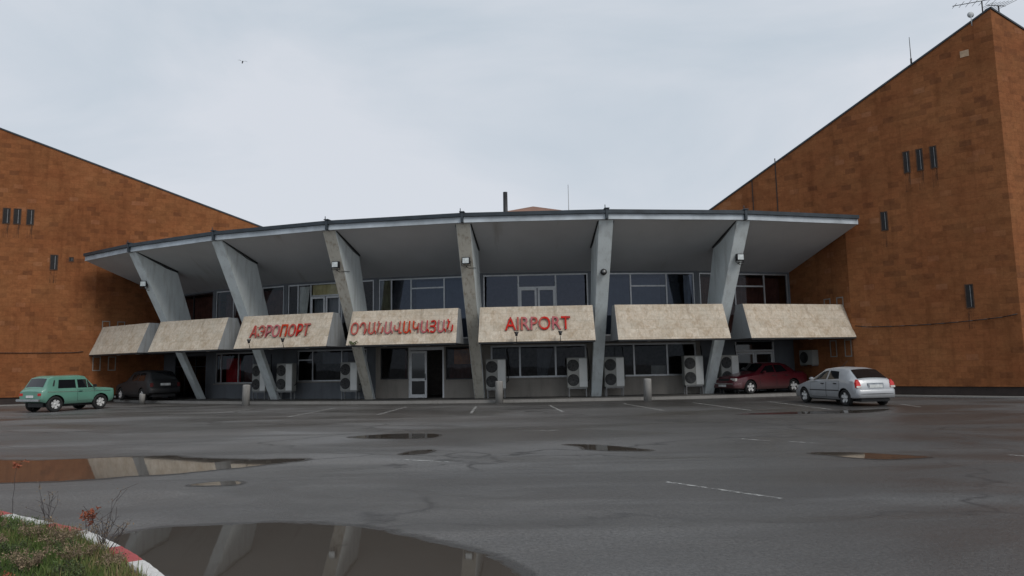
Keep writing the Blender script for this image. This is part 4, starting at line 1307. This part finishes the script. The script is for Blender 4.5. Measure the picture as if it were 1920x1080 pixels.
    def banded(self, name, poly, side, off, mat, parent=None):
        """x-monotone polygon sliced in z bands so that it follows the curved side"""
        zs = sorted(set([p[1] for p in poly])); z0, z1 = zs[0], zs[-1]
        N = 9
        rows = []
        for k in range(N + 1):
            z = z0 + (z1 - z0) * k / N
            z_ = min(max(z, z0 + 1e-4), z1 - 1e-4)
            xs = []
            for (ax, az), (cx, cz) in zip(poly, poly[1:] + poly[:1]):
                if (az - z_) * (cz - z_) <= 0 and abs(az - cz) > 1e-6:
                    xs.append(ax + (cx - ax) * (z_ - az) / (cz - az))
            rows.append((z_, min(xs), max(xs)))
        m = MB(); vs = []
        K = 8
        for z, a, c in rows:
            for j in range(K + 1):
                x = a + (c - a) * j / K
                vs.append((x, side * (self.side_y(x, z) + off), z))
        fs = [(k * (K + 1) + j, k * (K + 1) + j + 1, (k + 1) * (K + 1) + j + 1, (k + 1) * (K + 1) + j) for k in range(N) for j in range(K)]
        m.add(vs, fs, 0, True)
        o = m.build(name, mat, parent or self.root, fix=False)
        if side > 0:
            o.data.flip_normals()
        return o
    def screen(self, name, x0, x1, k0, k1, off=0.006, mat=None):
        m = MB(); vs = []
        NX, NY = 6, 10
        nrm = Vector((-(self.top_z(x1, 0) - self.top_z(x0, 0)), 0, x1 - x0)).normalized()
        if nrm.z < 0: nrm = -nrm
        for i in range(NX + 1):
            t = i / NX
            x = x0 + (x1 - x0) * t
            kk = k0 + (k1 - k0) * t
            for j in range(NY + 1):
                y = (-1 + 2 * j / NY) * kk
                vs.append((x + nrm.x * off, y, self.top_z(x, y) + nrm.z * off))
        m.add(vs, [(i * (NY + 1) + j, (i + 1) * (NY + 1) + j, (i + 1) * (NY + 1) + j + 1, i * (NY + 1) + j + 1) for i in range(NX) for j in range(NY)], 0, True)
        return m.build(name, mat or M_CARGLASS, self.root)
    def box(self, name, x0, x1, y0, y1, z0, z1, mat, bevel=0.015, parent=None):
        m = MB(); m.box(x0, x1, y0, y1, z0, z1)
        return m.build(name, mat, parent or self.root, bevel=bevel)
    def bumper(self, x_out, sgn, hw, z0, z1, mat, wrap=0.35, th=0.16):
        m = MB(); vs = []
        prof = [(th, z0), (0.03, z0 + 0.005), (0.008, z0 + 0.03), (0.0, (z0 + z1) / 2), (0.008, z1 - 0.03), (0.03, z1 - 0.008), (th, z1)]
        K = 24
        for k in range(K + 1):
            t = -1 + 2 * k / K
            a = abs(t)
            y = hw * (t if a < 1 else t)
            bow = 0.05 * t * t + wrap * max(0, (a - 0.86) / 0.14) ** 2.2
            s_ = 1 - 0.02 * max(0, (a - 0.9) / 0.1)
            for dx, z in prof:
                vs.append((x_out - sgn * (bow + dx), y * s_ * (1 - 0.3 * dx if a > 0.98 else 1), z))
        n = len(prof)
        fs = [(k * n + i, (k + 1) * n + i, (k + 1) * n + i + 1, k * n + i + 1) for k in range(K) for i in range(n - 1)]
        m.add(vs, fs, 0, True)
        return m.build('bumper', mat, self.root)
    def wheels(self, **kw):
        for x in self.s['axles']:
            for sd in (1, -1):
                wheel(self.root, x, sd, self.W, self.s['r'], **kw)
def car_paint(name, c, metal=0.0, rough=0.3, dirt=(0.09, 0.08, 0.07), coat=0.5):
    t = NT(name)
    cc = t.n('ShaderNodeTexCoord')
    sp = t.n('ShaderNodeSeparateXYZ', {0: cc.outputs['Object']})
    n = t.noise(t.ob(), 5, 5, 0.65)
    d = t.math('ADD', t.math('MULTIPLY', sp.outputs['Z'], -1.7), t.math('ADD', 0.95, t.math('MULTIPLY', n, 0.5)))
    d = t.math('MULTIPLY', d, 0.55, True)
    fl = t.ramp(t.noise(t.ob(), 1.3, 3), (0.3, tuple(x * .9 for x in c)), (0.7, tuple(min(1, x * 1.08) for x in c)))
    t.set(Base_Color=t.mix(d, fl, dirt), Metallic=metal, Roughness=t.ramp(d, (0.0, rough), (1.0, 0.7)))
    t.b.inputs['Coat Weight'].default_value = coat
    t.b.inputs['Coat Roughness'].default_value = 0.1
    return t.m
# x runs from the rear (0) to the nose (L); heading rotates +x
def place(near_wheel, heading, axle_x, W, side, k=1.0):
    """origin so that the wheel at axle_x on the given side stands on near_wheel"""
    c, s = cos(heading), sin(heading)
    y = side * (W / 2 - 0.1) * k
    axle_x *= k
    return (near_wheel[0] - (c * axle_x - s * y), near_wheel[1] - (s * axle_x + c * y))

# --- green three-door off-roader
spec = dict(L=3.55, r=0.352, lift=0.0, arch=0.07, axles=(0.65, 2.85),
    w=[(0, .74), (.05, .79), (.25, .825), (3.3, .825), (3.50, .81), (3.55, .78)],
    low=[(0, .50), (.3, .40), (.9, .34), (3.3, .34), (3.55, .42)],
    belt=[(0, .90), (.22, 1.00), (2.3, .99), (3.52, .95), (3.55, .92)],
    top=[(0, .92), (.09, 1.04), (.14, 1.06), (.40, 1.54), (.58, 1.61), (1.95, 1.63), (2.12, 1.60), (2.62, 1.06), (2.75, 1.05), (3.45, 1.005), (3.53, .99), (3.55, .955)],
    wt=[(0, .72), (.14, .74), (.40, .63), (.58, .62), (2.12, .61), (2.62, .72), (3.45, .74), (3.55, .73)])
hd = radians(67)
p = place((-19.75, 30.3), hd, .65, 1.65, -1, 0.94)
M_GREEN = car_paint('mint_green_paint', (0.115, 0.275, 0.21), 0.0, 0.33)
c = Car('parked_car', 'mint green boxy three-door off-road car parked by the far brick wing', 'car', (p[0], p[1], 0), hd, spec, M_GREEN)
c.body()
c.root.scale = (0.94, 0.94, 0.94)
for sd in (-1, 1):
    c.banded('window', [(0.74, 1.06), (1.60, 1.06), (1.60, 1.45), (0.82, 1.45)], sd, 0.005, M_CARGLASS)
    c.banded('window', [(1.70, 1.06), (2.46, 1.06), (2.20, 1.45), (1.70, 1.45)], sd, 0.005, M_CARGLASS)
    c.patch('window_frame', [(2.15, 1.06), (2.185, 1.06), (2.185, 1.45), (2.15, 1.45)], sd, 0.010, M_GREEN, sub=0)
    c.door([(1.66, 0.46), (2.48, 0.46), (2.50, 0.98), (1.66, 0.98)], sd, (1.80, 0.90))
    c.patch('side_moulding', [(0.25, 0.90), (3.35, 0.865), (3.35, 0.885), (0.25, 0.92)], sd, 0.008, M_CHROME)
    c.patch('vent', [(0.50, 1.16), (0.58, 1.16), (0.66, 1.44), (0.60, 1.44)], sd, 0.004, M_BLACKPL)
    m = MB(); m.box(2.42, 2.5, sd * 0.80 if sd > 0 else -0.98, 0.98 if sd > 0 else -0.80, 1.08, 1.2); m.build('side_mirror', M_BLACKPL, c.root, bevel=0.015)
    c.box('tail_light', -0.012, 0.03, min(sd * .52, sd * .74), max(sd * .52, sd * .74), 0.74, 0.86, M_REDL, 0.01)
    m = MB(); m.lathe([(0.0, 3.575), (0.10, 3.565), (0.105, 3.52)], (0, sd * 0.52, 0.76), 'X', 20); m.build('headlight', M_CLEAR, c.root)
c.screen('windscreen', 2.17, 2.58, 0.52, 0.60); c.screen('rear_window', 0.17, 0.375, 0.60, 0.53)
c.box('bumper', -0.14, -0.05, -0.80, 0.80, 0.50, 0.60, M_CHROME, 0.02); c.box('bumper', 3.60, 3.68, -0.80, 0.80, 0.50, 0.60, M_CHROME, 0.02)
c.box('number_plate', -0.03, -0.015, -0.25, 0.25, 0.66, 0.77, M_PLATE, 0.003); c.box('grille', 3.545, 3.562, -0.40, 0.40, 0.66, 0.86, M_BLACKPL, 0.006)
c.box('undertray', 0.25, 3.3, -0.55, 0.55, 0.22, 0.42, M_BLACKPL, 0.03)
m = MB(); m.box(0.75, 2.3, 0.50, 0.53, 1.68, 1.70); m.box(0.75, 2.3, -0.53, -0.50, 1.68, 1.70)
for xx in (0.85, 1.5, 2.0):
    for yy in (0.515, -0.515):
        m.box(xx - .01, xx + .01, yy - .01, yy + .01, 1.62, 1.68)
c.wheels(spokes=6, rim=0.68)

# --- silver five-door hatchback
spec = dict(L=4.11, r=0.305, lift=0.01, arch=0.05, axles=(0.69, 3.30),
    w=[(0, .72), (.05, .79), (.18, .83), (.5, .855), (3.2, .85), (3.75, .80), (4.0, .70), (4.11, .55)],
    low=[(0, .36), (.1, .30), (.9, .22), (3.3, .22), (4.0, .26), (4.11, .32)],
    belt=[(0, .78), (.2, .93), (1.0, .94), (2.9, .88), (3.6, .76), (4.0, .64), (4.11, .52)],
    top=[(0, .66), (.04, .82), (.10, .96), (.17, 1.01), (.66, 1.345), (1.0, 1.405), (1.7, 1.425), (2.15, 1.39), (2.95, .98), (3.1, .945), (3.7, .82), (4.0, .70), (4.11, .56)],
    wt=[(0, .64), (.10, .69), (.2, .67), (.66, .57), (1.7, .58), (2.15, .56), (2.95, .68), (3.7, .62), (4.11, .42)])
hd = radians(100)
p = place((11.7, 24.85), hd, .69, 1.71, 1, 0.93)
M_SILVER = car_paint('silver_paint', (0.42, 0.435, 0.455), 0.3, 0.42)
c = Car('parked_car', 'silver five-door hatchback seen from behind, parked by the tall brick wing', 'car', (p[0], p[1], 0), hd, spec, M_SILVER)
c.body()
c.root.scale = (0.93, 0.93, 0.93)
for sd in (1, -1):
    c.banded('window', [(1.02, 0.985), (1.72, 0.975), (1.72, 1.325), (1.20, 1.315)], sd, 0.005, M_CARGLASS)
    c.banded('window', [(1.82, 0.975), (2.72, 0.945), (2.62, 1.05), (2.12, 1.31), (1.82, 1.325)], sd, 0.005, M_CARGLASS)
    c.door([(1.06, 0.30), (1.74, 0.30), (1.76, 0.93), (0.98, 0.93), (0.95, 0.80)], sd, (1.20, 0.83))
    c.door([(1.79, 0.30), (2.80, 0.30), (2.82, 0.89), (1.79, 0.93)], sd, (2.0, 0.82))
    c.patch('side_moulding', [(1.0, 0.555), (2.85, 0.535), (2.85, 0.57), (1.0, 0.59)], sd, 0.012, M_BLACKPL)
    m = MB(); y = 0.82; m.box(2.55, 2.68, min(sd * y, sd * (y + .17)), max(sd * y, sd * (y + .17)), 0.94, 1.06); m.build('side_mirror', M_SILVER, c.root, bevel=0.03)
    # tall triangular tail lamp that wraps the corner
    m = MB()
    pr = [(0.58, 0.68), (0.80, 0.68), (0.79, 0.88), (0.68, 1.0), (0.62, 0.88)]
    m.prism([(-0.008 + 0.25 * max(0, z - 0.72), sd * y_, z) for y_, z in pr], (0.16, 0, 0.0))
    tl = m.build('tail_light', M_REDL, c.root, bevel=0.012)
    m = MB(); m.prism([(-0.012, sd * y_, z) for y_, z in ((0.60, 0.69), (0.80, 0.69), (0.795, 0.76), (0.61, 0.76))], (0.01, 0, 0)); m.build('indicator_lens', M_CLEAR, tl)
    m = MB(); m.prism([(3.86, sd * .42, .56), (3.86, sd * .72, .60), (3.80, sd * .74, .72), (3.84, sd * .45, .70)], (0.16, 0, 0.0)); m.build('headlight', M_CLEAR, c.root, bevel=0.01)
c.screen('windscreen', 2.22, 2.90, 0.50, 0.62); c.screen('rear_window', 0.18, 0.65, 0.62, 0.53)
c.bumper(-0.085, -1, 0.855, 0.30, 0.63, M_SILVER); c.bumper(4.16, 1, 0.80, 0.24, 0.52, M_SILVER, 0.5)
c.bumper(-0.092, -1, 0.80, 0.445, 0.475, M_BLACKPL, 0.2, 0.03).name = 'bumper_strip'
c.box('number_plate', -0.02, -0.004, -0.27, 0.27, 0.68, 0.80, M_PLATE, 0.003); c.box('plate_recess', -0.003, 0.04, -0.33, 0.33, 0.65, 0.86, simple('silver_shade', (0.30, 0.32, 0.35), 0.4, 0.4), 0.01)
c.box('undertray', 0.05, 3.9, -0.62, 0.62, 0.17, 0.30, M_BLACKPL, 0.03)
m = MB(); m.tube((1.9, 0, 1.45), (1.55, 0, 1.68), 0.008); m.lathe([(0.0, 1.44), (0.035, 1.44), (0.025, 1.475), (0.0, 1.478)], (1.9, 0, 0)); m.build('aerial', M_BLACKPL, c.root)
c.wheels(spokes=5, rim=0.74)

# --- dark red saloon under the canopy
spec = dict(L=4.45, r=0.31, lift=0.01, arch=0.05, axles=(0.95, 3.58),
    w=[(0, .70), (.06, .78), (.3, .835), (3.8, .835), (4.2, .79), (4.38, .73), (4.45, .66)],
    low=[(0, .36), (.2, .28), (.9, .21), (3.6, .21), (4.3, .26), (4.45, .33)],
    belt=[(0, .80), (.3, .92), (2.9, .88), (3.9, .78), (4.38, .68), (4.45, .58)],
    top=[(0, .84), (.06, .97), (.7, 1.02), (1.22, 1.36), (1.5, 1.41), (2.2, 1.42), (2.45, 1.39), (3.15, .98), (3.3, .95), (4.2, .80), (4.40, .72), (4.45, .62)],
    wt=[(0, .62), (.7, .68), (1.22, .57), (2.45, .57), (3.15, .68), (4.2, .64), (4.45, .55)])
hd = atan2(-0.40, -0.92)
p = place((10.95, 32.7), hd, 3.58, 1.67, 1)
M_RED = car_paint('dark_red_paint', (0.095, 0.006, 0.014), 0.1, 0.3)
c = Car('parked_car', 'dark red saloon parked under the canopy, nose towards the last fin', 'car', (p[0], p[1], 0.12), hd, spec, M_RED)
c.body()
for sd in (1, -1):
    c.banded('window', [(1.25, 0.98), (1.98, 0.97), (1.98, 1.32), (1.52, 1.32)], sd, 0.005, M_CARGLASS)
    c.banded('window', [(2.06, 0.97), (2.95, 0.94), (2.42, 1.31), (2.06, 1.32)], sd, 0.005, M_CARGLASS)
    c.door([(1.25, 0.30), (2.0, 0.30), (2.02, 0.92), (1.2, 0.92)], sd, (1.4, 0.82))
    c.door([(2.05, 0.30), (3.02, 0.30), (3.05, 0.87), (2.05, 0.92)], sd, (2.2, 0.82))
    m = MB(); m.box(2.75, 2.87, min(sd * .82, sd * .98), max(sd * .82, sd * .98), 0.93, 1.05); m.build('side_mirror', M_RED, c.root, bevel=0.03)
    m = MB(); m.prism([(4.30, sd * .40, .60), (4.30, sd * .74, .60), (4.28, sd * .74, .735), (4.28, sd * .42, .735)], (0.135, 0, 0.0)); m.build('headlight', M_CLEAR, c.root, bevel=0.012)
    c.box('tail_light', -0.01, 0.04, min(sd * .42, sd * .70), max(sd * .42, sd * .70), 0.70, 0.84, M_REDL, 0.01)
c.screen('windscreen', 2.52, 3.10, 0.50, 0.62); c.screen('rear_window', 0.74, 1.18, 0.62, 0.51)
c.box('grille', 4.40, 4.452, -0.36, 0.36, 0.60, 0.71, M_BLACKPL, 0.01)
c.bumper(4.53, 1, 0.83, 0.27, 0.53, M_RED, 0.4); c.box('bumper_strip', 4.53, 4.55, -0.70, 0.70, 0.46, 0.50, M_CHROME, 0.004)
c.box('number_plate', 4.552, 4.562, -0.26, 0.26, 0.34, 0.44, M_PLATE, 0.003)
c.bumper(-0.08, -1, 0.83, 0.32, 0.58, M_RED)
c.box('undertray', 0.1, 4.2, -0.6, 0.6, 0.17, 0.30, M_BLACKPL, 0.03)
c.wheels(spokes=5, rim=0.76)

# --- black estate in the dark end bay
spec = dict(L=4.3, r=0.33, lift=0.01, arch=0.05, axles=(0.85, 3.45),
    w=[(0, .74), (.05, .82), (.25, .86), (3.7, .86), (4.15, .80), (4.3, .66)],
    low=[(0, .42), (.2, .34), (.9, .27), (3.5, .27), (4.3, .36)],
    belt=[(0, .86), (.2, 1.0), (2.9, .96), (3.9, .86), (4.3, .70)],
    top=[(0, .84), (.05, 1.0), (.12, 1.08), (.45, 1.50), (.7, 1.56), (2.0, 1.58), (2.4, 1.53), (3.0, 1.08), (3.2, 1.04), (4.1, .90), (4.3, .72)],
    wt=[(0, .66), (.12, .70), (.45, .60), (2.4, .60), (3.0, .70), (4.1, .66), (4.3, .52)])
hd = atan2(0.63, -0.78)
M_BLACKP = car_paint('black_paint', (0.007, 0.007, 0.008), 0.0, 0.6, (0.02, 0.018, 0.016), 0.05)
c = Car('parked_car', 'black car in the shade of the canopy end, white number plate showing', 'car', (-18.35, 37.05, 0.12), hd, spec, M_BLACKP)
c.body()
for sd in (1, -1):
    c.banded('window', [(0.66, 1.05), (1.40, 1.05), (1.40, 1.46), (0.78, 1.46)], sd, 0.005, M_CARGLASS)
    c.banded('window', [(1.48, 1.05), (2.2, 1.04), (2.2, 1.45), (1.48, 1.46)], sd, 0.005, M_CARGLASS)
    c.door([(1.42, 0.36), (2.3, 0.36), (2.3, 0.98), (1.42, 0.98)], sd, (1.6, 0.9))
    c.box('tail_light', -0.012, 0.06, min(sd * .62, sd * .77), max(sd * .62, sd * .77), 0.74, 0.94, simple('dim_tail_lamp', (0.09, 0.008, 0.008), 0.2), 0.01)
    m = MB(); m.prism([(4.18, sd * .40, .64), (4.18, sd * .72, .64), (4.14, sd * .74, .78), (4.16, sd * .42, .78)], (0.1, 0, 0.0)); m.build('headlight', M_CLEAR, c.root, bevel=0.012)
c.screen('windscreen', 2.46, 2.95, 0.52, 0.64); c.screen('rear_window', 0.14, 0.43, 0.62, 0.54)
c.box('number_plate', -0.035, -0.02, -0.26, 0.26, 0.80, 0.92, M_PLATE, 0.003)
c.bumper(-0.10, -1, 0.86, 0.40, 0.68, M_BLACKPL); c.bumper(4.38, 1, 0.82, 0.34, 0.58, M_BLACKPL, 0.45)
c.box('undertray', 0.1, 4.1, -0.6, 0.6, 0.2, 0.36, M_BLACKPL, 0.03)
c.wheels(spokes=5, rim=0.7)

# ------------------------------------------------------------------ planted island with painted kerb
KERB = [(-9.5, 10.2), (-7.6, 9.15), (-6.37, 8.33), (-5.58, 7.76), (-4.79, 7.23), (-4.1, 6.77), (-3.42, 6.14), (-3.02, 5.72), (-2.65, 5.3), (-2.26, 4.81), (-1.75, 3.9), (-1.45, 2.8)]
def dens(P, k=8):
    Q = []
    n = len(P)
    for i in range(n - 1):
        a, b_, c_, d = Vector(P[max(0, i - 1)]), Vector(P[i]), Vector(P[i + 1]), Vector(P[min(n - 1, i + 2)])
        for j in range(k):
            t = j / k
            Q.append(0.5 * ((2 * b_) + (c_ - a) * t + (2 * a - 5 * b_ + 4 * c_ - d) * t * t + (3 * b_ - a - 3 * c_ + d) * t ** 3))
    Q.append(Vector(P[-1]))
    return Q
KQ = dens(KERB, 10)
def kerb_paint():
    t = NT('red_white_kerb_paint')
    at = t.n('ShaderNodeAttribute', attribute_name='run')
    s = t.math('FRACT', t.math('DIVIDE', at.outputs['Fac'], 1.55))
    red = t.math('GREATER_THAN', s, 0.606)
    n = t.noise(t.geo(), 16, 6, 0.75)
    c = t.mix(red, t.ramp(n, (0.3, (0.50, 0.48, 0.46)), (0.7, (0.66, 0.65, 0.63))), t.ramp(n, (0.3, (0.30, 0.045, 0.045)), (0.7, (0.42, 0.08, 0.08))))
    c = t.mix(t.ramp(t.noise(t.geo(), 9, 6, 0.7), (0.60, 0.0), (0.70, 0.85)), c, (0.17, 0.15, 0.13))
    t.set(Base_Color=c, Roughness=0.7)
    t.bump(n, 0.4, 0.01)
    return t.m
def kerb_mesh():
    vs, fs, run = [], [], []
    acc = 0
    n = len(KQ)
    for i, p in enumerate(KQ):
        if i: acc += (KQ[i] - KQ[i - 1]).length
        d = (KQ[min(n - 1, i + 1)] - KQ[max(0, i - 1)]).normalized()
        nn = Vector((-d.y, d.x))          # towards the road
        if nn.x < 0: nn = -nn
        jz = random.uniform(-0.004, 0.004)
        for off, z in ((0.09, -0.02), (0.075, 0.10), (0.055, 0.122 + jz), (-0.05, 0.125 + jz), (-0.06, 0.11), (-0.06, -0.02)):
            vs.append((p.x + nn.x * off, p.y + nn.y * off, z)); run.append(acc)
    for i in range(n - 1):
        for k in range(5):
            fs.append((i * 6 + k, (i + 1) * 6 + k, (i + 1) * 6 + k + 1, i * 6 + k + 1))
    me = bpy.data.meshes.new('kerb')
    me.from_pydata(vs, [], fs)
    at = me.attributes.new('run', 'FLOAT', 'POINT')
    for i, r_ in enumerate(run):
        at.data[i].value = r_ + RUN0
    me.materials.append(kerb_paint())
    auto_uv(me)
    o = bpy.data.objects.new('kerb', me); col.objects.link(o)
    tag(o, 'curved kerb painted in red and white blocks round the grass island', kind='structure')
RUN0 = 1.389
kerb_mesh()
ISL = [(p.x - 0.05, p.y - 0.05) for p in KQ] + [(-1.6, 1.5), (-14, 1.5), (-14, 10.2)]
def soil_mat():
    t = NT('island_soil')
    n = t.noise(t.geo(), 3, 6, 0.7)
    t.set(Base_Color=t.ramp(n, (0.35, (0.05, 0.045, 0.022)), (0.55, (0.045, 0.06, 0.02)), (0.75, (0.09, 0.07, 0.04))), Roughness=0.95)
    t.bump(t.noise(t.geo(), 22, 5, 0.7), 0.8, 0.04)
    return t.m
m = MB(); m.add([(x, y, 0.10) for x, y in ISL], [tuple(range(len(ISL)))])
o = m.build('lawn', soil_mat()); tag(o, 'grassy planted island at the near corner', kind='structure')
def inside(x, y):
    c_ = False
    n = len(ISL)
    for i in range(n):
        x0, y0 = ISL[i]; x1, y1 = ISL[(i + 1) % n]
        if (y0 > y) != (y1 > y) and x < (x1 - x0) * (y - y0) / (y1 - y0) + x0:
            c_ = not c_
    return c_
def kdist(x, y):
    return min((p.x - x) ** 2 + (p.y - y) ** 2 for p in KQ[::3]) ** 0.5
def blade_mat(name, cols_):
    t = NT(name)
    at = t.n('ShaderNodeAttribute', attribute_name='tone')
    t.set(Base_Color=t.ramp(at.outputs['Fac'], *cols_), Roughness=0.75)
    t.b.inputs['Specular IOR Level'].default_value = 0.2
    return t.m
M_GRASS = blade_mat('grass_blades', [(0.0, (0.045, 0.075, 0.018)), (0.45, (0.075, 0.12, 0.03)), (0.75, (0.13, 0.15, 0.05)), (0.9, (0.22, 0.17, 0.085)), (1.0, (0.26, 0.20, 0.12))])
def blades(name, n, gen, mat, label):
    vs, fs, tn = [], [], []
    for _ in range(n):
        g = gen()
        if g is None: continue
        x, y, z, h, w_, lean, tone = g
        a = random.uniform(0, 2 * pi); b_ = random.uniform(0, 2 * pi)
        dx, dy = cos(a) * w_, sin(a) * w_
        lx, ly = cos(b_) * lean, sin(b_) * lean
        k = len(vs)
        vs += [(x - dx, y - dy, z), (x + dx, y + dy, z), (x + lx * .4 + dx * .7, y + ly * .4 + dy * .7, z + h * .6), (x + lx * .4 - dx * .7, y + ly * .4 - dy * .7, z + h * .6), (x + lx, y + ly, z + h)]
        fs += [(k, k + 1, k + 2, k + 3), (k + 3, k + 2, k + 4)]
        tn += [tone] * 5
    me = bpy.data.meshes.new(name)
    me.from_pydata(vs, [], fs)
    at = me.attributes.new('tone', 'FLOAT', 'POINT')
    at.data.foreach_set('value', tn)
    me.materials.append(mat)
    o = bpy.data.objects.new(name, me); col.objects.link(o)
    tag(o, label, kind='stuff')
    return o
from mathutils import noise as mnoise
def g_grass():
    x = random.uniform(-6.6, -1.8); y = random.uniform(3.6, 8.5)
    if not inside(x, y): return None
    d = kdist(x, y)
    if d < 0.10: return None
    nz = mnoise.noise((x * 1.6, y * 1.6, 0.3))
    nz2 = mnoise.noise((x * 5, y * 5, 4.3))
    near = max(0, 1 - d / 0.9)
    tone = min(1, max(0, 0.36 + 0.30 * nz + 0.25 * nz2 + 0.30 * near + random.uniform(-0.22, 0.22)))
    h = random.uniform(0.03, 0.085) * (1 + 0.7 * near + 0.5 * nz2)
    return (x, y, 0.095, h, random.uniform(0.002, 0.005), random.uniform(0.01, 0.06), tone)
blades('grass', 60000, g_grass, M_GRASS, 'short green and straw coloured grass of the kerbed island')
M_STEM = simple('dry_stem', (0.15, 0.105, 0.07), 0.9, 0, 0.4, 8)
M_STEMD = simple('dark_stem', (0.055, 0.045, 0.045), 0.9, 0, 0.3, 8)
M_DRYLEAF = simple('dry_leaf', (0.21, 0.155, 0.10), 0.9, 0, 0.45, 12)
M_GREENLEAF = simple('weed_leaf', (0.07, 0.10, 0.03), 0.8, 0, 0.4, 12)
M_RUST = simple('rust_leaf', (0.24, 0.065, 0.03), 0.8, 0, 0.45, 10)
def leafset(m, p, n, spread, size, mi=0, up_=0.3):
    for _ in range(n):
        c_ = Vector(p) + Vector((random.gauss(0, spread), random.gauss(0, spread), random.gauss(0, spread * 0.8)))
        d = Vector((random.uniform(-1, 1), random.uniform(-1, 1), random.uniform(-0.6, 1) * 0.9 + up_)).normalized()
        s_ = d.cross(Vector((random.uniform(-1, 1), random.uniform(-1, 1), random.uniform(-1, 1)))).normalized()
        l = size * random.uniform(0.5, 1.5)
        w_ = l * 0.26
        m.add([tuple(c_), tuple(c_ + d * l * .5 + s_ * w_), tuple(c_ + d * l), tuple(c_ + d * l * .5 - s_ * w_)], [(0, 1, 2, 3)], mi)
def weed(name, loc, label, n, h, spread, stem_m, leaf_m, leafn, leafsize, group, along=0.2, lean=(0, 0)):
    r = empty(name, loc)
    tag(r, label, 'plant', group)
    ms, ml = MB(), MB()
    for k in range(n):
        a = random.uniform(0, 2 * pi)
        hh = h * random.uniform(0.55, 1.0) if k else h
        p = Vector((random.gauss(0, 0.02), random.gauss(0, 0.02), -0.01))
        d = Vector((cos(a) * spread + lean[0], sin(a) * spread + lean[1], 1)).normalized()
        pts = [p]
        seg = 5
        for s_ in range(seg):
            d = (d + Vector((random.gauss(0, .10), random.gauss(0, .10), 0))).normalized()
            pts.append(pts[-1] + d * hh / seg)
        for i_, (u_, v_) in enumerate(zip(pts, pts[1:])):
            rr = 0.0034 * (1 - i_ / seg * 0.65)
            ms.tube(u_, v_, rr, rr * 0.85, 4)
            if i_ >= 1 and random.random() < 0.7:
                e = v_ + Vector((random.gauss(0, .05), random.gauss(0, .05), random.uniform(.02, .09))) * (h / 0.4)
                ms.tube(v_, e, 0.0022, 0.0015, 4)
                leafset(ml, e, max(1, leafn // 5), 0.012, leafsize * .8)
            if i_ / seg >= along:
                leafset(ml, v_, leafn // 3, 0.014, leafsize)
        leafset(ml, pts[-1], leafn, 0.018, leafsize)
    ms.build('stem', stem_m, r, fix=False); ml.build('foliage', leaf_m, r, fix=False)
    return r
G1 = 'dry weeds along the painted kerb'
weed('rust_weed', (-5.30, 7.60, 0.1), 'single tall stem with a rust red head at the edge of the photo', 1, 0.56, 0.06, M_STEMD, M_RUST, 34, 0.032, G1, 0.62)
weed('rust_weed', (-3.98, 6.75, 0.1), 'short weed with a compact rust red head behind the white kerb block', 3, 0.22, 0.10, M_STEMD, M_RUST, 36, 0.028, G1, 0.6)
weed('dry_weed', (-4.62, 7.05, 0.1), 'spindly dark weed leaning over the kerb, second from the rust red stem', 5, 0.42, 0.28, M_STEMD, M_DRYLEAF, 6, 0.016, G1, 0.8, (0.12, 0))
weed('dry_weed', (-3.62, 6.28, 0.1), 'tallest bare dark weed beside the large puddle', 5, 0.50, 0.2, M_STEMD, M_STEM, 4, 0.012, G1, 0.9)
weed('dry_weed', (-3.45, 6.05, 0.1), 'bushy purple brown weed hanging over the kerb by the large puddle', 11, 0.32, 0.55, M_STEMD, M_DRYLEAF, 9, 0.014, G1, 0.4, (0.15, 0.1))
k = 0
for (x, y, h, n, mat, lab) in ((-4.75, 6.85, .17, 8, M_GREENLEAF, 'low green leafy weed just inside the far kerb'), (-4.35, 6.55, .22, 10, M_DRYLEAF, 'low straw brown weed clump left of the compact rust red head'), (-3.9, 6.2, .24, 12, M_DRYLEAF, 'straw brown weed clump in the middle of the planted edge'),
        (-3.5, 5.75, .20, 10, M_DRYLEAF, 'straw brown weed clump behind the red kerb block'), (-3.3, 5.35, .17, 8, M_GREENLEAF, 'low green weed beside the red kerb block'), (-3.75, 5.55, .22, 11, M_DRYLEAF, 'broad straw brown weed clump nearest the photo bottom'),
        (-4.2, 6.0, .15, 9, M_GREENLEAF, 'low green weed among the straw brown clumps'), (-3.05, 5.0, .15, 9, M_GREENLEAF, 'green weed spilling over the nearest white kerb block'), (-5.0, 6.9, .18, 8, M_DRYLEAF, 'brown weed clump under the tall rust red stem'),
        (-4.05, 6.45, .16, 10, M_DRYLEAF, 'brown weed clump against the white kerb block behind the compact rust red head'), (-3.72, 6.0, .15, 9, M_GREENLEAF, 'small green weed close to the bare dark weed'), (-4.5, 6.2, .17, 10, M_DRYLEAF, 'brown weed clump farthest from the kerb'), (-3.15, 5.6, .14, 10, M_DRYLEAF, 'small brown weed clump touching the red kerb block')):
    weed('low_weed', (x, y, 0.1), lab, n + 5, h, 0.9, M_STEM if mat is M_DRYLEAF else M_STEMD, mat, 15, 0.017, 'low weeds of the grass island', 0.1)
weed('rust_weed', (-3.62, 5.12, 0.1), 'wide low rust red plant at the bottom of the photo', 12, 0.13, 0.9, M_STEMD, M_RUST, 12, 0.02, G1, 0.2)
p_ = bay_pt(3, -2.15, 41.36, 2.62)
weed('weed_tuft', p_, 'green weed tuft growing from the bottom edge of the Armenian sign panel', 8, 0.22, 0.9, M_STEMD, M_GREENLEAF, 8, 0.06, None, 0.1)
